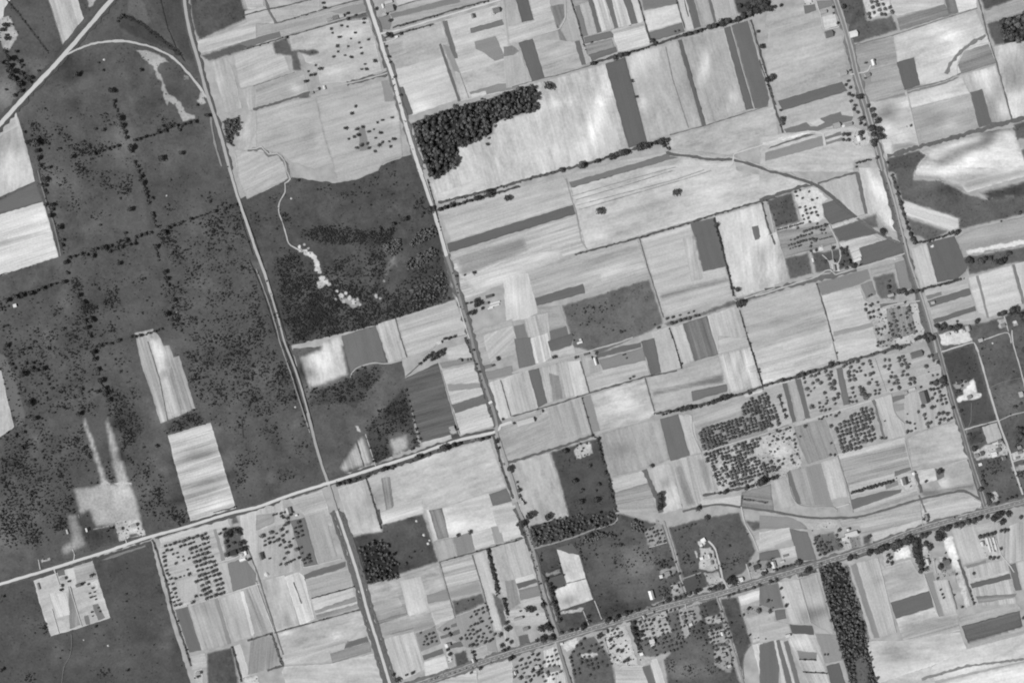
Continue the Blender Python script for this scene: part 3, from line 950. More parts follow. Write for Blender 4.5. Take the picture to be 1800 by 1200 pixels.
LINES = '''
@0 0
d 1.5 55 | 1120,-40 1180,200 1240,340 1300,430
d 7 64 | 870,110 1000,170 1150,290 1260,380
d 3 72 | 30,-20 150,120 330,360
d 1.2 140 | 330,-30 365,70 440,310
@1 0
d 4 112 | 50,-40 95,80 140,165
d 2 92 | -110,120 0,85 240,35 440,-20
d 2 96 | 140,165 450,75 620,25 770,-10
d 2 92 | -100,355 0,325 240,250 540,165 700,115 800,85
d 1.5 130 | -20,606 270,510
d 4 104 | -20,772 260,690 380,650
d 7 100 | 920,520 780,555 640,590
d 5 100 | 825,150 860,290 910,480
d 3 88 | 960,195 1250,115 1480,45 1640,5
d 3 92 | 900,270 1000,240 1250,170
d 1.5 100 | 1000,45 1130,5 1300,-40
d 4 90 | 900,350 960,560 1010,740
d 5 95 | 960,560 1040,830 1100,1050
d 1.2 140 | 1435,520 1495,690
@2 0
d 2.5 88 | 415,0 470,170 510,330
d 2.5 84 | 885,-20 970,280
d 2 95 | 1150,-20 1215,200
d 1.5 100 | 1205,-20 1240,120
d 4 84 | 550,450 700,405 800,380 960,330 1200,250 1350,205 1550,155 1700,105
d 1.5 112 | 0,612 230,548 300,535 440,495 550,460
d 3 86 | 1680,140 1760,420 1850,740
d 1.5 108 | 1110,950 1370,880 1800,745
d 1 100 | 790,420 870,700 945,995
d 5 92 | -520,1425 -200,1350 340,1195 500,1160 780,1075 960,1015 1090,985
d 1.5 135 | 1080,330 1130,560 1240,900
@3 0
d 3 92 | -60,420 0,590 50,760 105,935
d 1.5 120 | 590,322 880,250 1180,150 1470,58
d 2 108 | 1470,-40 1520,150 1550,270 1600,420 1650,600 1715,840
d 6 128 | 1530,250 1420,310 1340,380 1280,450 1250,520
d 2 125 | 975,635 1240,570 1360,515 1600,440
d 3 130 | 980,655 1140,610 1230,590 1340,545
d 7 104 | 840,1100 1070,1030 1330,960 1480,920 1600,880 1720,850 1850,815
d 4 110 | 540,290 590,480 640,700 690,850
@0 1
d 6 92 | -60,925 100,885 260,840 450,780
d 3 78 | 270,0 300,110 345,280 400,420 440,560
@1 1
d 3.5 84 | 1270,280 1500,215 1650,170 1850,110
d 2 80 | 1205,60 1260,250 1300,430
d 1.5 55 | -100,240 0,500 70,720 130,900 220,1190
d 1.5 55 | -40,640 30,800 90,980 150,1180
d 1.5 60 | -110,320 -20,590
d 1.5 110 | 980,1045 1020,1190
d 1.5 118 | 1500,1150 1310,1190
d 4 86 | 1380,700 1430,900 1490,1130
@2 1
d 0.9 122 | 420,180 830,60 1150,-25
d 0.9 118 | 450,205 780,110 1130,0
d 0.9 122 | 455,245 1160,60 1350,-5
d 0.9 122 | 470,275 1200,65 1400,0
d 3.5 92 | 440,590 900,470 1200,380 1420,310 1850,185
d 1.5 104 | 895,475 960,700 1010,850 1065,1030
d 3.5 72 | 1420,330 1460,470 1510,670 1560,880
d 2.5 96 | 1755,215 1800,400 1850,520
d 2 68 | 1105,1105 1140,1200 1190,1375
d 2 76 | 1600,980 1665,1200 1765,1520
d 2 160 | 375,60 450,300 490,500 530,560
@3 1
v 9 184 | -690,-118 -550,-100 -400,-78 -250,-75 -80,-30 0,0 100,25 200,55 300,85
@3 1
e 5 100 | -710,-135 -690,-118 -550,-100 -400,-78 -250,-75 -80,-30 0,0 100,25 200,55 320,95 420,160 520,250 620,330
d 4 112 | 620,330 760,430 950,525
d 5 100 | -60,205 130,145 280,100 320,95
d 3.5 104 | 350,90 540,35 630,10
d 2 95 | 340,790 400,980 460,1200
d 8 106 | -20,850 200,800 330,765 620,695
d 3 100 | 800,20 880,280 950,490
d 5 92 | 880,40 930,220 980,380 1020,480
d 4 86 | 1090,830 1250,795 1360,760
d 3 88 | 1020,510 1130,490 1250,455 1330,430
d 3 96 | 1000,640 1040,800
@0 2
d 1.2 110 | 1040,0 1080,130 1120,260 1180,560
d 1.5 70 | 1700,550 1712,680
d 2 85 | 1500,1200 1650,1165
@1 2
d 1.3 52 | 215,0 300,230 345,380 405,600
d 1.3 52 | 180,0 250,180 300,350 360,560
d 1.2 56 | 230,150 290,340 370,610
d 1.2 70 | 1050,250 1150,160
d 2.5 84 | 775,960 850,1200 880,1310
d 1.5 105 | 1020,-20 1060,110
d 1.5 100 | 1720,270 1795,530
d 2 92 | 705,700 760,880
d 8 84 | 560,1000 700,970 880,900 1100,830 1200,800
d 5 96 | 1200,800 1420,725 1650,670
d 5 84 | 1470,-30 1545,150 1600,330 1660,530
d 4 90 | 1660,640 1730,880 1800,1090
@2 2
d 2.5 95 | 0,525 240,460 480,385 550,360 930,250 1160,205
d 2 100 | 480,140 545,360
d 2.5 76 | 1670,0 1765,320
d 2 84 | 490,390 565,650
d 2 112 | 935,255 1000,490
d 4.5 100 | -60,862 260,765 560,665
d 6 80 | 605,680 640,830 690,1000 735,1200
d 7 105 | 930,900 975,1010 1020,1100 1050,1200
d 4 88 | 1000,510 1250,460 1540,395 1765,315
e 3.5 104 | 1200,1195 1320,1165 1450,1145 1620,1165 1800,1190 2000,1225 2120,1240 2280,1240 2420,1235 2560,1200 2860,1110 3020,1075 3150,1050 3200,1060 3310,1120
d 3 92 | 1615,1105 1800,1130
d 2.5 98 | 1620,1080 1610,1160
d 4 95 | 1340,1080 1480,1060 1700,1010
@3 2
d 5 92 | -30,310 210,245 500,155 850,60 1000,20
d 3.5 116 | 740,410 780,550 820,690
d 5 80 | 580,1065 730,1025 890,975
d 1.5 120 | 455,0 490,130
d 1.5 130 | 490,800 570,1060 600,1200
d 3 105 | 1200,60 1250,240 1330,500
d 5 100 | 1040,930 1080,1060
d 3 112 | 1060,1080 1110,1200
d 2.5 92 | 1215,70 1350,30 1430,0
@0 3
d 3 88 | 1070,190 1110,290 1180,540 1210,680 1300,940 1345,1080
d 2 115 | 1740,250 1810,430 1990,1000
d 1.2 70 | 1090,185 1300,118 1620,20
d 3 80 | 1630,940 1650,1000 1700,1190
@1 3
d 2 84 | 390,605 680,525
d 2 92 | 130,845 430,765 740,680
d 4 96 | -60,900 110,850 190,1080 80,1110
d 1.5 108 | 265,490 320,640
d 2.5 95 | 1285,350 1500,290 1800,205 1900,175
d 1 118 | 1290,350 1330,490 1400,740
d 1.5 112 | 1520,300 1600,560 1640,720
d 7 66 | 1630,255 1660,380 1690,500 1700,560
d 5 64 | 1740,600 1770,720
d 5 104 | 528,0 600,205 682,455 742,685 812,905 905,1215
d 4 104 | 608,0 680,200 758,445 818,678 888,895 985,1200
d 3 90 | 860,-20 880,80
d 4 88 | 1100,1220 1360,1140 1545,1080 1790,1010
d 2 86 | 1180,1195 1340,1120
@2 3
d 1.5 100 | -10,195 70,175
d 1.5 120 | 380,500 520,465
d 2 92 | 480,300 520,450 575,610
d 5 80 | 90,60 150,300 200,520 240,700 290,830
d 7 74 | 840,770 870,900 900,960
d 5 84 | 40,0 70,130 130,270
d 3 90 | 330,930 380,1080 420,1200
d 5 90 | 640,770 1000,660 1100,625
d 4 88 | 1400,550 1490,530
d 3 92 | 1480,590 1600,560 1790,505
@3 3
d 2 72 | 220,1032 340,1036
d 2 72 | 245,1120 405,1130
d 4 102 | 1340,330 1400,500 1450,650
d 1.5 110 | 1270,480 1330,680
d 4 132 | 1080,1170 1400,1080 1800,1030
d 4 92 | 740,215 960,150 1090,105 1400,15
d 3 96 | 60,410 200,370 340,335
d 5 90 | 215,445 340,415
d 4 96 | 560,335 720,290
@0 0
v 18 84 | 800,-20 600,215 430,410 270,580 120,740 -40,920
r 7 208 | 810,-30 600,217 430,412 270,582 120,742 -40,922
t 3.6 192 | 430,415 500,370 620,320 740,295 860,290 980,310 1100,345 1210,405 1310,500 1400,610 1450,690
v 12 92 | 1295,-30 1345,260 1395,430 1450,640 1500,790 1560,980 1620,1200
r 5.5 172 | 1295,-40 1310,100 1345,260 1395,430 1450,640 1500,790 1560,980 1620,1210
t 3 140 | 1480,820 1500,950 1530,1080 1560,1170
@0 1
r 4.6 186 | 1620,5 1670,180 1740,380 1800,560 1860,720 1910,880
t 2 130 | 265,0 320,200 380,380 430,600
@1 1
r 3.2 172 | 100,850 160,1050 200,1200 270,1380 320,1530 370,1710
t 1.8 150 | 0,690 40,790 100,960 150,1130 170,1210 250,1440 330,1690 380,1840
@1 2
r 4.6 170 | 365,500 400,640 430,760 470,890 510,1000 570,1200
@1 3
v 15 104 | 560,-20 640,200 720,450 780,680 850,900 950,1230
r 4.8 204 | 568,-10 640,200 720,450 780,680 850,900 950,1230
@1 0
d 5 118 | -60,1055 0,1050 40,1040 90,1092 150,1085 200,1135 218,1200 242,1262
@1 0
v 14 110 | 770,-30 860,230 960,540 1060,900 1160,1200
r 6 216 | 775,-30 820,110 860,230 900,370 960,540 1010,720 1060,900 1110,1070 1165,1230
t 3 208 | 862,240 1000,215 1200,155 1450,80 1700,5 1850,-40
t 2 200 | 890,300 960,285 1000,260
t 2.4 180 | 925,515 800,550 680,580 540,610
t 2 192 | -60,1050 0,1045 40,1035 90,1085 150,1080 200,1130 215,1200 240,1260 205,1290 205,1350 165,1425 160,1490 185,1560 210,1640 230,1710 270,1740 350,1775
@1 1
r 5.6 208 | 1148,-5 1180,80 1240,260 1290,420 1342,605
v 14 104 | 1335,590 1400,780 1450,960 1500,1120 1560,1360 1620,1540 1680,1720 1700,1800
r 5 140 | 1342,600 1400,780 1450,960 1500,1120 1560,1360 1620,1540 1680,1720 1695,1800
t 2 200 | 1410,890 1490,1150 1500,1180
@1 2
t 2 176 | 665,250 700,190 830,150 930,155 1150,95 1250,40 1290,10 1490,-45
v 12 92 | -1800,1705 -760,1370 -140,1205 250,1075 505,995 850,885 1100,805 1400,700 1680,635
r 5 212 | -1860,1722 -1420,1590 -1280,1545 -1040,1470 -760,1375 -500,1305 -180,1205 0,1165 250,1075 505,995 850,885 1100,805 1400,700 1680,635 1720,590 1800,565
t 2.4 165 | 1800,565 1900,540 2000,510
r 5 160 | 1695,590 1690,640 1710,700 1760,850 1810,1000 1840,1110
t 1.6 185 | 770,650 845,885
t 1.2 165 | 1300,205 1430,650
@2 1
t 1.8 196 | 1560,895 1575,915 1720,870 1850,825
@2 0
t 1.5 192 | 375,-20 375,120 345,190 315,210 150,258 0,300
t 1.2 182 | 1540,185 1620,480 1705,765
t 1.4 182 | 1660,145 1740,400 1800,580
t 2 205 | 1520,1180 1550,1150 1560,1090 1600,1070 1800,1010 1900,990
@3 0
v 14 120 | 460,-30 545,210 590,380 620,520 700,790 760,1000 815,1210
r 8.5 172 | 465,-30 500,70 545,210 590,380 620,520 660,650 700,790 730,900 760,1000 812,1200
r 4.5 128 | 463,-30 498,70 543,210 588,380 618,520 658,650 698,790 728,900 758,1000 810,1200
t 2.4 208 | 0,1015 130,965 280,925 390,940
t 2 204 | 390,935 405,1025
t 2 204 | 390,935 520,905 620,910 720,930
t 1.6 206 | 620,910 600,960 610,1020 660,1030
t 2 202 | 580,525 640,515 700,500 720,460
t 1.6 200 | 335,0 380,150 395,210 500,190
t 1.5 202 | 1330,520 1330,450 1380,360 1460,320 1560,300
t 1.2 195 | 970,640 990,710 1060,1030
t 1.5 200 | 820,985 900,950 1010,920
@3 1
v 12 106 | 808,-10 880,260 950,520 1030,790 1100,1060 1180,1330
r 6 168 | 812,-5 850,110 885,230 920,370 960,530 990,640 1030,760 1090,940 1140,1110 1160,1190 1180,1280
r 3.2 120 | 805,-5 843,110 878,230 913,370 953,530 983,640 1023,760 1083,940 1133,1110 1153,1190 1173,1280
t 2 190 | 430,380 490,510 510,600 490,650 450,660
t 1.6 190 | 380,590 430,640 440,690
t 1.4 170 | 440,520 455,600 450,650
t 2.2 188 | -90,880 0,855 200,790 330,750 400,705 440,700 470,728 500,722 620,685 850,620 980,575
t 1.6 185 | 0,240 40,430 0,450
t 1.6 190 | 440,385 640,328 760,292
t 1.6 200 | 780,970 910,935 1070,915
t 1.8 190 | 1500,1195 1660,1140 1695,1150 1710,1210
t 1.8 188 | 1660,1020 1690,1130
t 1.4 185 | 1130,500 1310,455
t 1.6 165 | 1340,755 1390,710 1400,690
@2 2
t 2.4 182 | 0,220 250,145 450,95 600,50 740,10 850,-30
t 1.5 188 | 580,640 850,575 960,540
t 1.6 205 | 960,540 985,515 1010,510
t 1.6 192 | 1340,775 1600,700 1800,640 1980,590
t 1.2 200 | 1215,520 1260,520 1270,640 1330,780
@3 2
v 12 104 | 1170,-60 1240,200 1300,420 1370,640 1430,850 1490,1030 1530,1160
r 6.4 160 | 1168,-50 1195,30 1240,200 1300,420 1370,640 1430,850 1490,1030 1532,1165
r 4 112 | 1168,-50 1193,30 1238,200 1298,420 1368,640 1428,850 1488,1030 1528,1160
t 2.6 195 | 1210,75 1330,38 1430,8 1460,30 1500,150 1550,330
r 3.4 196 | 1550,330 1620,560 1700,780
r 3 200 | 1700,780 1720,860 1790,1075
t 2 190 | 1380,620 1500,585 1610,555
t 2 192 | 1715,-80 1720,0 1770,180 1810,330
t 1.8 172 | 1620,560 1700,520 1800,495 1860,480
t 0.9 122 | 1550,330 1620,295 1700,270 1810,250
t 0.9 122 | 1560,340 1640,400 1700,440 1760,490
t 0.9 120 | 1430,430 1425,560 1400,610
t 1.5 188 | 1010,910 1200,880 1410,820
t 1.5 188 | 960,700 1010,900
t 1.5 175 | 130,920 205,1140 460,1165 480,1200
t 1.6 195 | 860,355 1040,310
t 1.4 185 | 865,370 890,500 960,580
t 2 195 | 1700,795 1850,745
t 2 195 | 1715,845 1850,800
t 1.2 178 | 750,120 830,350
t 2 200 | 480,1165 570,1140
@0 3
t 1.8 202 | 380,395 420,520
t 1.8 200 | 515,345 525,300 510,260
t 1.4 190 | 285,400 270,330
t 1.8 205 | 890,215 880,170
t 1.1 118 | 500,850 505,900 495,1000 450,1090 435,1210
t 1.6 202 | 1390,400 1510,360 1660,315 1700,290
t 1.6 200 | 1230,455 1390,405
t 1.6 202 | 1580,580 1700,540 1830,500
t 1.6 190 | 1230,680 1320,655
t 1.4 205 | 365,680 415,850
t 1.4 205 | 490,520 575,800
@1 3
t 1.8 200 | 0,490 60,660 130,840
t 1.8 195 | 330,385 400,375 600,325
v 13 104 | 1020,1225 1350,1135 1540,1070 1800,990
@2 3
t 2.4 146 | 150,255 400,185 560,125 720,75 740,30
v 12 104 | 20,-30 100,110 150,280 200,480 250,660 325,870
r 5.5 150 | 25,-70 60,20 100,110 150,280 200,480 250,660 322,870
r 5 132 | 315,890 350,1020 410,1210
t 1.8 190 | 580,620 630,750
t 3 162 | 1065,60 1110,200 1160,380 1225,575
t 3.4 200 | 1380,200 1430,260 1460,380 1490,490 1520,540
t 2.4 140 | 1190,470 1330,420
t 3.2 152 | 1435,585 1500,770 1550,950 1620,1180 1640,1230
t 0.9 112 | 1680,930 1640,980 1620,1060 1630,1170
t 1.8 196 | 1610,-40 1640,80 1690,170 1730,270
t 1.8 190 | 1645,360 1680,470
t 1.6 195 | 1215,640 1225,680
t 1.5 185 | 500,690 540,790
t 1.5 180 | 650,890 680,990
t 1.5 185 | 965,245 1090,210
t 1.2 130 | 1060,620 1075,560
@3 3
t 1.6 190 | 195,430 210,460
t 1.6 186 | 215,470 300,780
t 1.8 200 | 1600,190 1640,300 1690,360 1730,420
t 1.6 195 | 1160,320 1180,430
t 1.4 195 | 1095,430 1200,735
t 1.4 200 | 770,320 840,600 900,850
t 1.5 190 | 1070,0 1090,105
@px
v 15 112 | 690,1215 788,1184 835,1167 900,1146 975,1124 1060,1098 1175,1064 1255,1045 1350,1017 1450,987 1535,960 1622,928 1725,900 1810,878
r 8.5 176 | 690,1217 788,1184 835,1167 900,1146 975,1124 1060,1098 1175,1064 1255,1045 1350,1017 1450,987 1535,960 1622,928 1725,900 1830,872
r 6.2 124 | 690,1217 788,1184 835,1167 900,1146 975,1124 1060,1098 1175,1064 1255,1045 1350,1017 1450,987 1535,960 1622,928 1725,900 1830,872
'''
